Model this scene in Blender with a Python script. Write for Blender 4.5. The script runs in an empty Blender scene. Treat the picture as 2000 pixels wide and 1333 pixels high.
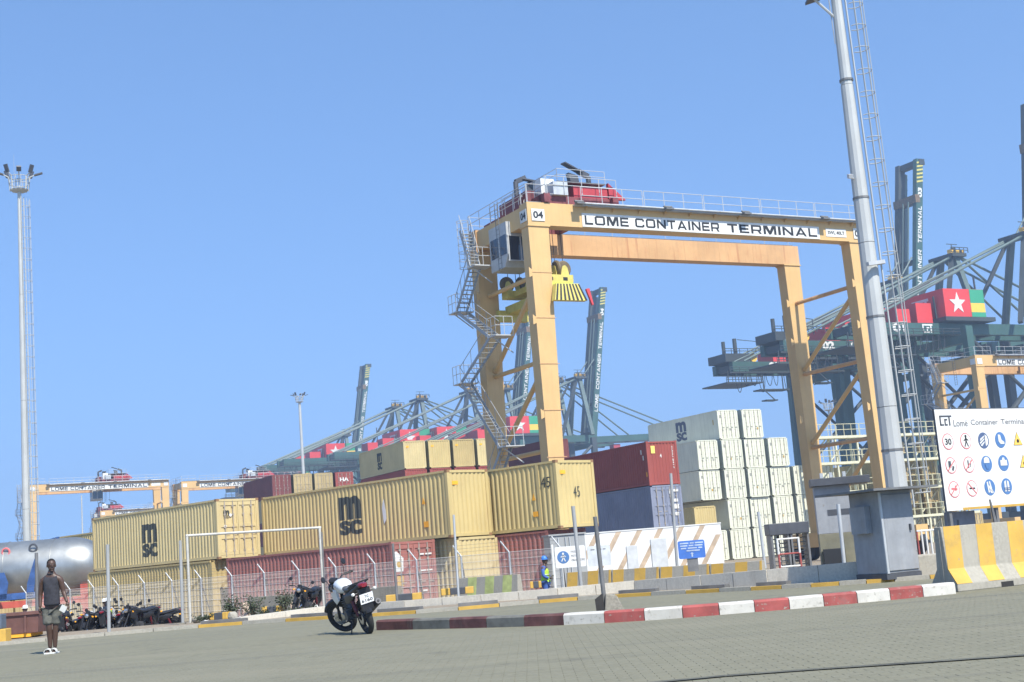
import bpy, bmesh, math, random
from mathutils import Vector, Matrix
random.seed(7)
C = bpy.context.scene.collection
SC = bpy.context.scene
R_ = math.radians
# ------------------------------------------------------------------ camera
CAM_F, CAM_P, CAM_R, CAM_H = 2637.0, R_(9.109), R_(4.604), 1.08
_F = Vector((0, math.cos(CAM_P), math.sin(CAM_P)))
_U0 = Vector((0, -math.sin(CAM_P), math.cos(CAM_P)))
_R0 = Vector((1, 0, 0))
_RT = _R0*math.cos(CAM_R) - _U0*math.sin(CAM_R)
_UP = _R0*math.sin(CAM_R) + _U0*math.cos(CAM_R)
cd = bpy.data.cameras.new('camera'); cam = bpy.data.objects.new('camera', cd); C.objects.link(cam)
cd.sensor_width = 36; cd.lens = 36*CAM_F/2000; cd.clip_start = .1; cd.clip_end = 6000
m = Matrix.Identity(4)
for i in range(3):
    m[i][0] = _RT[i]; m[i][1] = _UP[i]; m[i][2] = -_F[i]
m[2][3] = CAM_H
cam.matrix_world = m
SC.camera = cam
# ------------------------------------------------------------------ sky and sun
SUN_EL, SUN_AZ = R_(50), R_(149.5)     # azimuth clockwise from +Y
w = bpy.data.worlds.new('World'); SC.world = w; w.use_nodes = True
nt = w.node_tree; nt.nodes.clear()
sky = nt.nodes.new('ShaderNodeTexSky'); sky.sky_type = 'NISHITA'; sky.sun_disc = False
sky.sun_elevation = SUN_EL; sky.sun_rotation = SUN_AZ
sky.altitude = 0; sky.air_density = 1.0; sky.dust_density = 0.25; sky.ozone_density = 3.5
bg = nt.nodes.new('ShaderNodeBackground'); bg.inputs['Strength'].default_value = 0.14
ow = nt.nodes.new('ShaderNodeOutputWorld')
tcw = nt.nodes.new('ShaderNodeTexCoord'); spx = nt.nodes.new('ShaderNodeVectorMath'); spx.operation = 'MULTIPLY_ADD'
spx.inputs[1].default_value = (1, 1, .8); spx.inputs[2].default_value = (0, 0, .2)      # a clear tropical sky: the pale band at the horizon lies lower
nt.links.new(tcw.outputs['Generated'], spx.inputs[0]); nrm = nt.nodes.new('ShaderNodeVectorMath'); nrm.operation = 'NORMALIZE'
nt.links.new(spx.outputs[0], nrm.inputs[0]); nt.links.new(nrm.outputs[0], sky.inputs[0])
tint = nt.nodes.new('ShaderNodeMix'); tint.data_type = 'RGBA'; tint.blend_type = 'MULTIPLY'; tint.inputs[0].default_value = 1; tint.inputs[7].default_value = (.875, 1.015, 1.13, 1)
nt.links.new(sky.outputs[0], tint.inputs[6]); nt.links.new(tint.outputs[2], bg.inputs[0]); nt.links.new(bg.outputs[0], ow.inputs[0])
S = Vector((math.sin(SUN_AZ)*math.cos(SUN_EL), math.cos(SUN_AZ)*math.cos(SUN_EL), math.sin(SUN_EL)))
sl = bpy.data.lights.new('sun', 'SUN'); sl.energy = 5.0; sl.angle = R_(.6); sl.color = (1, .95, .86)
so = bpy.data.objects.new('sun', sl); C.objects.link(so); so.rotation_euler = S.to_track_quat('Z', 'Y').to_euler(); so.location = (30, -30, 60)
SC.view_settings.view_transform = 'Standard'; SC.view_settings.look = 'None'
SC.view_settings.exposure = 0.65; SC.view_settings.gamma = 1; SC.view_settings.use_curve_mapping = False
SC.render.engine = 'CYCLES'

# ------------------------------------------------------------------ pixel to place (photo pixels, 2000 wide)
def ray(x, y): return _F*CAM_F + _RT*(x-1000) - _UP*(y-666.5)
def at(x, y, Y):
    d = ray(x, y); return Vector((0, 0, CAM_H)) + d*(Y/d.y)
def gr(x, y, z=0.0):
    d = ray(x, y); return Vector((0, 0, CAM_H)) + d*((z-CAM_H)/d.z)
def gz(Y): return 0.0 if Y < 41 else (-.75 if Y > 46 else -.75*(Y-41)/5)
def grs(x, y):
    p = gr(x, y, 0)
    return p if p.y <= 41 else at(x, y, 41)
def D1(t): return Vector((-math.sin(R_(t)), math.cos(R_(t)), 0))
def D2(t): return Vector((math.cos(R_(t)), math.sin(R_(t)), 0))

# ------------------------------------------------------------------ materials
def srgb(h):
    h = h.lstrip('#'); o = []
    for i in (0, 2, 4):
        c = int(h[i:i+2], 16)/255; o.append(c/12.92 if c <= .04045 else ((c+.055)/1.055)**2.4)
    return o
_mc = {}
def mat(name, col, rough=.6, metal=0.0, var=.12, vscale=3.0, streak=0.0, dirt=None, dirtamt=0.0, bump=0.0, bscale=40.0, stretch=(1, 1, 1), spec=.4, fine=0.0, world=False, chips=None, marks=None):
    if name in _mc: return _mc[name]
    M = bpy.data.materials.new(name); M.use_nodes = True; n = M.node_tree; nd = n.nodes; lk = n.links
    b = nd['Principled BSDF']; b.inputs['Roughness'].default_value = rough; b.inputs['Metallic'].default_value = metal
    b.inputs['Specular IOR Level'].default_value = spec
    if isinstance(col, str): col = srgb(col)
    tc = nd.new('ShaderNodeTexCoord'); geo = nd.new('ShaderNodeNewGeometry'); csock = geo.outputs['Position'] if world else tc.outputs['Object']
    def noise(scale, st=(1, 1, 1), det=4, rgh=.6):
        mp = nd.new('ShaderNodeMapping'); mp.inputs['Scale'].default_value = st; lk.new(csock, mp.inputs[0])
        t = nd.new('ShaderNodeTexNoise'); t.inputs['Scale'].default_value = scale; t.inputs['Detail'].default_value = det; t.inputs['Roughness'].default_value = rgh
        lk.new(mp.outputs[0], t.inputs[0]); return t
    def mix(fac_socket, a, bcol, blend='MIX', f0=.4, f1=.7, amt=1.0):
        mr = nd.new('ShaderNodeMapRange'); mr.inputs[1].default_value = f0; mr.inputs[2].default_value = f1; mr.inputs[4].default_value = amt
        lk.new(fac_socket, mr.inputs[0])
        x = nd.new('ShaderNodeMix'); x.data_type = 'RGBA'; x.blend_type = blend
        lk.new(mr.outputs[0], x.inputs[0])
        if isinstance(a, (list, tuple)): x.inputs[6].default_value = (*a[:3], 1)
        else: lk.new(a, x.inputs[6])
        x.inputs[7].default_value = (*bcol[:3], 1)
        return x.outputs[2]
    cur = list(col)
    if var: cur = mix(noise(vscale, stretch).outputs['Fac'], cur, [c*(1-var*1.6) for c in col], f0=.35, f1=.65)
    if fine: cur = mix(noise(vscale*14, stretch, 2).outputs['Fac'], cur, [min(1, c*(1+fine)) for c in col], f0=.4, f1=.62)
    if streak: cur = mix(noise(2.2, (2.5, 2.5, .12), 6, .7).outputs['Fac'], cur, [c*.55+.02 for c in col], f0=.48, f1=.72, amt=streak)
    if dirtamt:
        dc = srgb(dirt) if isinstance(dirt, str) else (dirt or (.12, .07, .04))
        cur = mix(noise(1.3, (1.6, 1.6, .35), 8, .75).outputs['Fac'], cur, dc, f0=.55, f1=.78, amt=dirtamt)
    if chips:
        for cc, cs, f0_, f1_, am in chips: cur = mix(noise(cs, (1, 1, 1), 6, .65).outputs['Fac'], cur, cc, f0=f0_, f1=f1_, amt=am)
    if marks:
        for cc, cs, st_, f0_, f1_, am in marks: cur = mix(noise(cs, st_, 5, .6).outputs['Fac'], cur, cc, f0=f0_, f1=f1_, amt=am)
    if isinstance(cur, list): b.inputs['Base Color'].default_value = (*cur, 1)
    else: lk.new(cur, b.inputs['Base Color'])
    if bump:
        bp = nd.new('ShaderNodeBump'); bp.inputs['Strength'].default_value = bump; bp.inputs['Distance'].default_value = .02
        lk.new(noise(bscale, (1, 1, 1), 5, .7).outputs['Fac'], bp.inputs['Height']); lk.new(bp.outputs[0], b.inputs['Normal'])
    _mc[name] = M; return M

# ------------------------------------------------------------------ mesh builder
class MB:
    def __init__(s): s.v = []; s.f = []; s.mi = []
    def add(s, vs, fs, mi=0):
        o = len(s.v); s.v += [tuple(v) for v in vs]; s.f += [tuple(i+o for i in f) for f in fs]; s.mi += [mi]*len(fs); return s
    def box(s, x0, x1, y0, y1, z0, z1, mi=0):
        vs = [(x0,y0,z0),(x1,y0,z0),(x1,y1,z0),(x0,y1,z0),(x0,y0,z1),(x1,y0,z1),(x1,y1,z1),(x0,y1,z1)]
        return s.add(vs, [(3,2,1,0),(4,5,6,7),(0,1,5,4),(1,2,6,5),(2,3,7,6),(3,0,4,7)], mi)
    def hexa(s, vs, mi=0): return s.add(vs, [(3,2,1,0),(4,5,6,7),(0,1,5,4),(1,2,6,5),(2,3,7,6),(3,0,4,7)], mi)
    def beam(s, p, q, wd, hg=None, mi=0, w2=None, h2=None):
        p = Vector(p); q = Vector(q); hg = hg or wd; w2 = w2 or wd; h2 = h2 or hg
        d = (q-p).normalized(); up = Vector((0,0,1)) if abs(d.z) < .95 else Vector((0,1,0))
        a = d.cross(up).normalized(); b = a.cross(d).normalized()
        vs = [p-a*wd/2-b*hg/2, p+a*wd/2-b*hg/2, p+a*wd/2+b*hg/2, p-a*wd/2+b*hg/2, q-a*w2/2-b*h2/2, q+a*w2/2-b*h2/2, q+a*w2/2+b*h2/2, q-a*w2/2+b*h2/2]
        return s.add(vs, [(0,1,2,3),(7,6,5,4),(4,5,1,0),(5,6,2,1),(6,7,3,2),(7,4,0,3)], mi)
    def tube(s, p, q, r, n=8, r2=None, mi=0, cap=True):
        p = Vector(p); q = Vector(q); r2 = r if r2 is None else r2
        d = (q-p).normalized(); up = Vector((0,0,1)) if abs(d.z) < .95 else Vector((0,1,0))
        a = d.cross(up).normalized(); b = d.cross(a).normalized(); vs = []
        for P, rr in ((p, r), (q, r2)):
            for k in range(n):
                t = 2*math.pi*k/n; vs.append(P+a*math.cos(t)*rr+b*math.sin(t)*rr)
        fs = [(k, (k+1) % n, n+(k+1) % n, n+k) for k in range(n)]
        if cap: fs += [tuple(range(n))[::-1], tuple(range(n, 2*n))]
        return s.add(vs, fs, mi)
    def path(s, pts, r, n=6, mi=0):
        for a, b in zip(pts[:-1], pts[1:]): s.tube(a, b, r, n, mi=mi)
        return s
    def prism(s, poly, p0, ax, ay, az, depth, mi=0):
        """poly [(a,b)] in plane ax,ay at p0, pushed along az"""
        p0 = Vector(p0); ax = Vector(ax); ay = Vector(ay); az = Vector(az); n = len(poly)
        vs = [p0+ax*a+ay*b for a, b in poly] + [p0+ax*a+ay*b+az*depth for a, b in poly]
        fs = [tuple(range(n)), tuple(range(n, 2*n))[::-1]] + [((k+1) % n, k, n+k, n+(k+1) % n) for k in range(n)]
        return s.add(vs, fs, mi)
    def lathe(s, prof, n=24, p0=(0,0,0), axis='z', mi=0):
        """prof [(r,h)]"""
        vs = []; fs = []
        for r, h in prof:
            for k in range(n):
                t = 2*math.pi*k/n; c, q = r*math.cos(t), r*math.sin(t)
                v = {'z': (c, q, h), 'y': (c, h, q), 'x': (h, c, q)}[axis]
                vs.append((v[0]+p0[0], v[1]+p0[1], v[2]+p0[2]))
        for j in range(len(prof)-1):
            for k in range(n): fs.append((j*n+k, j*n+(k+1) % n, (j+1)*n+(k+1) % n, (j+1)*n+k))
        return s.add(vs, fs, mi)
    def torus(s, R, r, p0=(0,0,0), axis='y', n=28, k=8, mi=0, a0=0, a1=360):
        vs = []; fs = []; full = (a1-a0) >= 360; N = n if full else n+1
        for i in range(N):
            t = R_(a0)+R_(a1-a0)*i/n
            for j in range(k):
                u = 2*math.pi*j/k; rr = R+r*math.cos(u); h = r*math.sin(u); c, q = rr*math.cos(t), rr*math.sin(t)
                v = {'z': (c, q, h), 'y': (c, h, q), 'x': (h, c, q)}[axis]; vs.append((v[0]+p0[0], v[1]+p0[1], v[2]+p0[2]))
        for i in range(n):
            for j in range(k): fs.append((i*k+j, i*k+(j+1) % k, ((i+1) % N)*k+(j+1) % k, ((i+1) % N)*k+j))
        return s.add(vs, fs, mi)
    def mesh(s, name, mats, smooth=False):
        me = bpy.data.meshes.new(name); me.from_pydata(s.v, [], s.f)
        for M in (mats if isinstance(mats, (list, tuple)) else [mats]): me.materials.append(M)
        if any(s.mi): me.polygons.foreach_set('material_index', s.mi)
        bm = bmesh.new(); bm.from_mesh(me); bmesh.ops.recalc_face_normals(bm, faces=bm.faces); bm.to_mesh(me); bm.free()
        if smooth:
            me.polygons.foreach_set('use_smooth', [True]*len(me.polygons))
            try: me.set_sharp_from_angle(angle=R_(40))
            except Exception: pass
        me.update(); return me
    def build(s, name, mats, parent=None, smooth=False, bevel=0, matrix=None):
        return link(name, s.mesh(name, mats, smooth), parent, bevel, matrix)
def link(name, me, parent=None, bevel=0, matrix=None):
    o = bpy.data.objects.new(name, me); C.objects.link(o)
    if parent: o.parent = parent
    if matrix is not None: o.matrix_local = matrix
    if bevel:
        b = o.modifiers.new('bevel', 'BEVEL'); b.width = bevel; b.segments = 2; b.limit_method = 'ANGLE'
    return o
def tag(o, label, cat=None, group=None):
    o['label'] = label
    if cat: o['category'] = cat
    if group: o['group'] = group
    return o
def thing(name, label, cat, loc=(0,0,0), rot=0, group=None):
    o = bpy.data.objects.new(name, None); C.objects.link(o); o.location = loc; o.rotation_euler = (0, 0, R_(rot)); o.empty_display_size = .5
    return tag(o, label, cat, group)
def struct(o): o['kind'] = 'structure'; return o
def stuff(o): o['kind'] = 'stuff'; return o
_kids = {}
def copy_tree(o, parent=None, skip=()):
    c = o.copy(); C.objects.link(c); c.parent = parent
    for ch in list(o.children):
        if ch.name.split('.')[0] in skip: continue
        copy_tree(ch, c, skip)
    return c
# flat lettering as real thin mesh
_tx = {}
def textmesh(s, bold=.0, spacing=1.0, curve_res=3):
    k = (s, bold, spacing)
    if k in _tx: return _tx[k]
    cu = bpy.data.curves.new('lettering', 'FONT'); cu.body = s; cu.size = 1; cu.offset = bold; cu.space_character = spacing; cu.resolution_u = curve_res; cu.fill_mode = 'FRONT'
    o = bpy.data.objects.new('lettering', cu); C.objects.link(o)
    dg = bpy.context.evaluated_depsgraph_get(); me = bpy.data.meshes.new_from_object(o.evaluated_get(dg), depsgraph=dg)
    bpy.data.objects.remove(o)
    vs = [v.co.copy() for v in me.vertices]; fs = [tuple(p.vertices) for p in me.polygons]
    x0 = min(v.x for v in vs); x1 = max(v.x for v in vs); y0 = min(v.y for v in vs); y1 = max(v.y for v in vs)
    out = ([((v.x-x0)/(x1-x0), (v.y-y0)/(y1-y0)) for v in vs], fs, (x1-x0)/(y1-y0))
    _tx[k] = out; return out
def letters(s, mt, parent, p0, xd, zd, wd, hg, bold=.02, spacing=1.0, name='lettering', prof=None):
    """lettering on a plane: p0 lower left corner, xd reading direction, zd up; already proud of the surface"""
    vs, fs, _ = textmesh(s, bold, spacing); p0 = Vector(p0); xd = Vector(xd).normalized(); zd = Vector(zd).normalized()
    me = bpy.data.meshes.new(name); me.from_pydata([p0+xd*(a*wd)+zd*(b*hg) for a, b in vs], [], fs); me.materials.append(mt)
    return link(name, me, parent)
def flat(name, poly, mt, parent, p0, xd, zd, t=.006):
    """thin plate from polygon in metres"""
    xd = Vector(xd).normalized(); zd = Vector(zd).normalized(); nn = xd.cross(zd)
    return MB().prism(poly, p0, xd, zd, nn, t).build(name, mt, parent)
def rect(wd, hg): return [(0, 0), (wd, 0), (wd, hg), (0, hg)]
def circ(r, cx=0, cy=0, n=28): return [(cx+r*math.cos(2*math.pi*k/n), cy+r*math.sin(2*math.pi*k/n)) for k in range(n)]

# ------------------------------------------------------------------ palette
MARKS = [((.085, .082, .065), .55, (1, 1, 1), .62, .72, .55), ((.11, .107, .085), .5, (.12, 2.2, 1), .56, .7, .55), ((.215, .2, .14), .35, (.3, 1.2, 1), .54, .72, .6), ((.06, .058, .05), 2.2, (1, 1, 1), .7, .76, .7)]
m_asph = mat('asphalt', (.172, .165, .112), .92, var=.1, vscale=.5, fine=.08, bump=.12, bscale=60, world=True, marks=MARKS)
m_pav = mat('paver_concrete', (.2, .19, .16), .92, var=.16, vscale=.7, fine=.12, bump=.2, bscale=50)
m_sand = mat('sandy_ground', (.25, .205, .145), .95, var=.2, vscale=.8, fine=.15, bump=.3, bscale=20)
m_conc = mat('concrete', (.34, .32, .265), .9, var=.12, vscale=1.5, streak=.35, fine=.03, bump=.06, dirt=(.2, .17, .13), dirtamt=.5, world=True)
m_concd = mat('old_concrete', (.25, .23, .185), .92, var=.2, vscale=2, streak=.5, fine=.04, bump=.1, world=True)
CH = [((.3, .28, .23), 16, .6, .66, .9), ((.1, .095, .085), 3.5, .58, .75, .65)]
m_red = mat('kerb_red', (.36, .085, .075), .75, var=.2, vscale=4, world=True, chips=CH, dirt=(.25, .2, .17), dirtamt=.5, bump=.1)
m_white = mat('kerb_white', (.56, .54, .48), .75, var=.1, vscale=4, world=True, chips=CH, dirt=(.35, .32, .27), dirtamt=.6, bump=.1)
m_dullred = mat('kerb_dirty_tinted_red', (.14, .06, .055), .8, var=.3, vscale=4, dirt=(.2, .18, .16), dirtamt=.6)  # red darkened for the shadowy windscreen tint, with real dirt over it
m_dullwhite = mat('kerb_dirty_tinted_grey', (.17, .168, .145), .85, var=.25, vscale=4, dirt=(.16, .15, .13), dirtamt=.6)  # grey of the same stones, windscreen tint put into the colour, plus dirt
m_yel = mat('paint_yellow', (.52, .32, .06), .6, var=.12, vscale=3, dirt=(.3, .22, .12), dirtamt=.35)
m_dark = mat('dark_gap', (.035, .033, .03), .9, var=.2)
m_galv = mat('galvanised_steel', (.52, .54, .54), .5, metal=.35, var=.12, vscale=2, streak=.25)
m_galvd = mat('dull_steel', (.2, .2, .195), .55, metal=.3, var=.2, streak=.3)
m_wire = mat('fence_wire', (.6, .58, .54), .6, metal=.1, var=.1)
m_black = mat('black_print', (.02, .022, .025), .6, var=.05)
m_pwhite = mat('white_paint', (.66, .66, .62), .5, var=.06, vscale=1, streak=.12)
m_rtg = mat('crane_yellow', (.62, .405, .17), .5, var=.07, vscale=.5, streak=.22, dirt=(.48, .25, .1), dirtamt=.25, chips=[((.36, .2, .09), 5, .7, .75, .6)])
m_rtgr = mat('crane_yellow_rusty', (.6, .36, .17), .6, var=.12, vscale=.4, streak=.35, dirt=(.42, .17, .07), dirtamt=.6, marks=[((.36, .15, .07), 3.0, (1, 1, .05), .58, .66, .6)])
m_rail = mat('handrail_galvanised', (.5, .51, .5), .5, metal=.2, var=.08)
m_grey = mat('grey_paint', (.33, .34, .335), .5, var=.1, vscale=1, streak=.3)
m_dgrey = mat('dark_grey_paint', (.075, .08, .09), .5, var=.15)
m_glass = mat('dark_glass', (.02, .03, .05), .08, var=.1, spec=.8)
m_crimson = mat('machinery_red', (.42, .05, .06), .5, var=.08)
m_spr = mat('spreader_yellow', (.58, .5, .13), .5, var=.1, dirt=(.2, .15, .05), dirtamt=.3)
m_sheave = mat('sheave_brown', (.16, .12, .07), .6, var=.2)
m_rope = mat('steel_rope', (.05, .05, .055), .6, var=.1)
m_msc = mat('container_yellow', (.53, .415, .18), .55, world=True, var=.07, vscale=.6, streak=.22, dirt=(.3, .17, .08), dirtamt=.35, chips=[((.24, .11, .05), 8, .7, .75, .8)])
m_msc2 = mat('container_yellow_faded', (.56, .455, .225), .6, world=True, var=.08, vscale=.6, streak=.22, dirt=(.3, .17, .08), dirtamt=.4, chips=[((.22, .1, .05), 7, .68, .73, .8)])
m_msc3 = mat('container_yellow_grimy', (.47, .36, .155), .6, world=True, var=.1, vscale=.6, streak=.35, dirt=(.24, .14, .07), dirtamt=.5, chips=[((.2, .09, .05), 6, .66, .72, .8)])
m_tan = mat('container_tan', (.45, .35, .17), .6, world=True, var=.1, vscale=.7, streak=.25, dirt=(.25, .14, .07), dirtamt=.4)
m_cred = mat('container_red', (.3, .07, .055), .6, world=True, var=.1, vscale=.7, streak=.2, dirt=(.25, .1, .07), dirtamt=.3)
m_cveil = mat('container_red_veiled', (.34, .13, .105), .65, world=True, var=.12, vscale=.7, streak=.25, dirt=(.36, .22, .18), dirtamt=.45, chips=[((.16, .07, .05), 6, .66, .72, .7)])  # red paled to paint in the windscreen veil; dirt and chips are its own
m_cmar = mat('container_maroon', (.19, .055, .05), .6, world=True, var=.12, vscale=.7, streak=.25, dirt=(.3, .16, .13), dirtamt=.4)
m_cblue = mat('container_blue', (.22, .245, .32), .6, world=True, var=.12, vscale=.7, streak=.3, dirt=(.3, .3, .33), dirtamt=.35)
m_cwhite = mat('container_white', (.63, .63, .5), .5, world=True, var=.06, vscale=.8, streak=.5, chips=[((.33, .27, .17), 4, .66, .74, .6)], dirt=(.4, .33, .2), dirtamt=.4)
m_cgrey = mat('container_grey', (.27, .28, .26), .6, var=.12, streak=.3)
m_logo = mat('logo_dark', (.045, .05, .042), .6, var=.1)
m_orange = mat('sticker_orange', (.9, .42, .03), .6, var=.1)
m_floor = mat('container_underside', (.09, .07, .05), .8, var=.2)
# ================================================================== GROUND
rows = [-60, 0, 20, 33, 36, 41, 42, 43.5, 45, 46, 50, 60, 90, 140, 220, 400, 800, 1600, 4000]
cols = [-4000, -1200, -400, -150, -60, -30, -10, 0, 10, 30, 60, 150, 400, 1200, 4000]
g = MB()
vs = [(x, y, gz(y)-.03) for y in rows for x in cols]; nc = len(cols)
fs = [(j*nc+i, j*nc+i+1, (j+1)*nc+i+1, (j+1)*nc+i) for j in range(len(rows)-1) for i in range(nc-1)]
g.add(vs, fs); ground = struct(g.build('ground', m_sand)); ground['label'] = 'sandy concrete ground of the terminal yard'
# far kerb line, from photo pixels
fk_px = [(-260, 1285), (0, 1262), (110, 1251), (215, 1241.5), (300, 1234), (388, 1226.5), (475, 1220), (560, 1214), (645, 1209.5), (729, 1205.5), (815, 1200), (897, 1193), (975, 1186), (1055, 1178), (1130, 1172), (1205, 1167.5), (1275, 1163.5), (1345, 1160), (1408, 1157), (1470, 1154), (1529, 1151), (1587, 1147.5), (1642, 1144), (1692, 1140.5), (1746, 1137), (1797, 1133), (1850, 1129), (2060, 1112)]
fk = [gr(x, y, 0) for x, y in fk_px]
# smooth the line a little (it was read off a blurred picture)
for it in range(3):
    fk = [fk[0]] + [(fk[i-1]+fk[i]*2+fk[i+1])/4 for i in range(1, len(fk)-1)] + [fk[-1]]
r = MB(); n = len(fk)
base = [(p.x, -40, 0) for p in fk]; top = [(p.x, p.y, 0) for p in fk]
vs = [(-90, -40, 0)] + base + [(90, -40, 0)] + [(-90, fk[0].y+3, 0)] + top + [(90, fk[-1].y-4, 0)]
N = n+2
r.add(vs, [(i, i+1, N+i+1, N+i) for i in range(N-1)])
road = struct(r.build('road', m_asph)); road['label'] = 'grey asphalt road in front of the terminal fence'
# lighter worn lane band
# pavers: nearest ones as parts, the rest one mesh
def paver_mesh(cx, cy, L, Wd, h, e=.002, seed=0):
    j = random.uniform(-.0004, .0005); t = h+j; tx = random.uniform(-.0004, .0004)
    x0, x1, y0, y1 = cx-L/2+.0008, cx+L/2-.0008, cy-Wd/2+.0008, cy+Wd/2-.0008
    return [(x0, y0, 0), (x1, y0, 0), (x1, y1, 0), (x0, y1, 0), (x0+e, y0+e, t+tx), (x1-e, y0+e, t-tx), (x1-e, y1-e, t-tx), (x0+e, y1-e, t+tx)]
PF = [(0,1,5,4),(1,2,6,5),(2,3,7,6),(3,0,4,7),(4,5,6,7)]
pl = []; PH = .009
y = 8.6; k = 0
while y < 20.6:
    hw = .40*y+.6; x = -hw + (k % 2)*.11
    x = math.floor(x/.22)*.22 + (k % 2)*.11
    while x < hw:
        # edge of the block paving follows the kerb of the traffic island
        lim = 20.4 if x > -1 else 20.4 + (-1-x)*.12
        if y < lim: pl.append((x, y))
        x += .22
    y += .11; k += 1
pl.sort(key=lambda q: q[1])
near = []; rest = MB()
def infr(x, y):
    d = Vector((x, y, -CAM_H)); zc = d.dot(_F); u = 1000+CAM_F*d.dot(_RT)/zc; v = 666.5-CAM_F*d.dot(_UP)/zc
    return 0 < u < 2000 and v < 1335
vis = [q for q in pl if infr(*q)]
nearset = set(vis[:290])
m_pavs = [mat('paver_%s' % n_, c_, .92, var=.08, vscale=1.2, fine=.05, bump=.08, bscale=50, world=True, marks=MARKS) for n_, c_ in (('light', (.181, .174, .122)), ('mid', (.177, .17, .118)), ('dark', (.172, .166, .115)))]
rm = MB(); variants = [paver_mesh(0, 0, .22, .11, PH) for _ in range(5)]
vmesh = []
for i, vv in enumerate(variants):
    for mm in m_pavs: vmesh.append(MB().add(vv, PF).mesh('paver', mm))
for q in pl:
    if q in nearset:
        o = link('paver', random.choice(vmesh), road); o.location = (q[0], q[1], 0)
    else: rest.add(paver_mesh(q[0], q[1], .22, .11, PH), PF, random.randrange(3))
stuff(rest.build('paver_field', m_pavs, road))

# ------------------------------------------------------------------ traffic island with painted kerb stones
kb_px = [(735, 1231.5), (810, 1230), (880, 1228.5), (952, 1226.5), (1025, 1224.5), (1098, 1222.5), (1185, 1217.5), (1262, 1212.5), (1335, 1208), (1408, 1202), (1475, 1197), (1542, 1191), (1612, 1184.5), (1675, 1178.5), (1740, 1172.5), (1803, 1166.5), (1868, 1160)]
kb = [gr(x, y, 0) for x, y in kb_px]
for it in range(2):
    kb = [kb[0]] + [(kb[i-1]+kb[i]*2+kb[i+1])/4 for i in range(1, len(kb)-1)] + [kb[-1]]
def offs(P, d):
    o = []
    for i, p in enumerate(P):
        a = P[max(0, i-1)]; b = P[min(len(P)-1, i+1)]; t = (b-a).normalized(); nrm = Vector((-t.y, t.x, 0)); o.append(p+nrm*d)
    return o
kin = offs(kb, .22); far_ = offs(kb, 2.3)
isl = MB(); n = len(kb)
isl.add([(p.x, p.y, -.02) for p in kin]+[(p.x, p.y, -.02) for p in far_]+[(p.x, p.y, .115) for p in kin]+[(p.x, p.y, .115) for p in far_],
        [(2*n+i, 2*n+i+1, 3*n+i+1, 3*n+i) for i in range(n-1)]+[(n+i, n+i+1, 3*n+i+1, 3*n+i) for i in range(n-1)]+[(0, n, 3*n, 2*n), (n-1, 2*n-1, 4*n-1, 3*n-1)])
island = struct(isl.build('traffic_island', m_asph)); island['label'] = 'low traffic island edged with red and white kerb stones'
seq = ['dr', 'dw', 'dr', 'dw', 'dr', 'w', 'r', 'w', 'r', 'w', 'r', 'w', 'r', 'w', 'r', 'w']
cm = {'dr': m_dullred, 'dw': m_dullwhite, 'w': m_white, 'r': m_red}
lb = {'dr': 'dirty red kerb stone with windscreen tint in its colour', 'dw': 'grimy grey kerb stone with windscreen tint in its colour', 'w': 'white painted kerb stone', 'r': 'red painted kerb stone'}
for i, c in enumerate(seq):
    a, b, a2, b2 = kb[i], kb[i+1], kin[i], kin[i+1]; g_ = (b-a).normalized()*.006
    ch = .03; f_ = (a2-a).normalized(); h = .175
    P = lambda p, q, z: (p+q).to_tuple()[:2]+(z,)
    z0 = Vector((0, 0, 0))
    vs = [P(a, g_, -.02), P(b, -g_, -.02), P(b, -g_, h-ch), P(b, f_*ch-g_, h), P(a, f_*ch+g_, h), P(a, g_, h-ch), P(a2, g_, -.02), P(b2, -g_, -.02), P(b2, -g_, h), P(a2, g_, h)]
    fs = [(0,1,2,5), (5,2,3,4), (4,3,8,9), (9,8,7,6), (0,5,4,9,6), (1,7,8,3,2)]
    o = MB().add(vs, fs).build('kerb_stone', cm[c], island)
    if i in (0, 1, 5, 6): o['label'] = lb[c]

# ------------------------------------------------------------------ far pavement with yellow kerb stones and drain slots
fk2 = offs(fk, 3.2); fki = offs(fk, .2)
pv = MB(); n = len(fk)
pv.add([(p.x, p.y, .05) for p in fki]+[(p.x, p.y, .05 if i > 8 else .03) for i, p in enumerate(fk2)], [(i, i+1, n+i+1, n+i) for i in range(n-1)])
pave = struct(pv.build('pavement', m_sand)); pave['label'] = 'sandy pavement strip along the far kerb'
yel = {5, 7, 9, 11, 13, 15, 17, 19, 21, 23, 25}
for i in range(n-1):
    a, b, a2, b2 = fk[i], fk[i+1], fki[i], fki[i+1]; L = (b-a).length
    if L > 4: continue
    for part in ((0, 1),):
        g_ = (b-a).normalized()*.008; isy = i in yel; h = .075 if isy else .085
        vs = [(*(a+g_).to_tuple()[:2], -.02), (*(b-g_).to_tuple()[:2], -.02), (*(b2-g_).to_tuple()[:2], -.02), (*(a2+g_).to_tuple()[:2], -.02),
              (*(a+g_).to_tuple()[:2], h), (*(b-g_).to_tuple()[:2], h), (*(b2-g_).to_tuple()[:2], h), (*(a2+g_).to_tuple()[:2], h)]
        o = MB().hexa(vs).build('kerb_stone', m_yel if isy else m_conc, pave)
        if isy and i < 20:
            f_ = (a2-a).normalized()
            q = MB(); aa = a2+f_*.03; bb = b2+f_*.03
            q.hexa([(*aa.to_tuple()[:2], .0), (*bb.to_tuple()[:2], .0), (*(bb+f_*.25).to_tuple()[:2], .0), (*(aa+f_*.25).to_tuple()[:2], .0),
                    (*aa.to_tuple()[:2], .15), (*bb.to_tuple()[:2], .15), (*(bb+f_*.2).to_tuple()[:2], .15), (*(aa+f_*.2).to_tuple()[:2], .15)])
            q.build('drain_block', m_galvd, pave)
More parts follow.
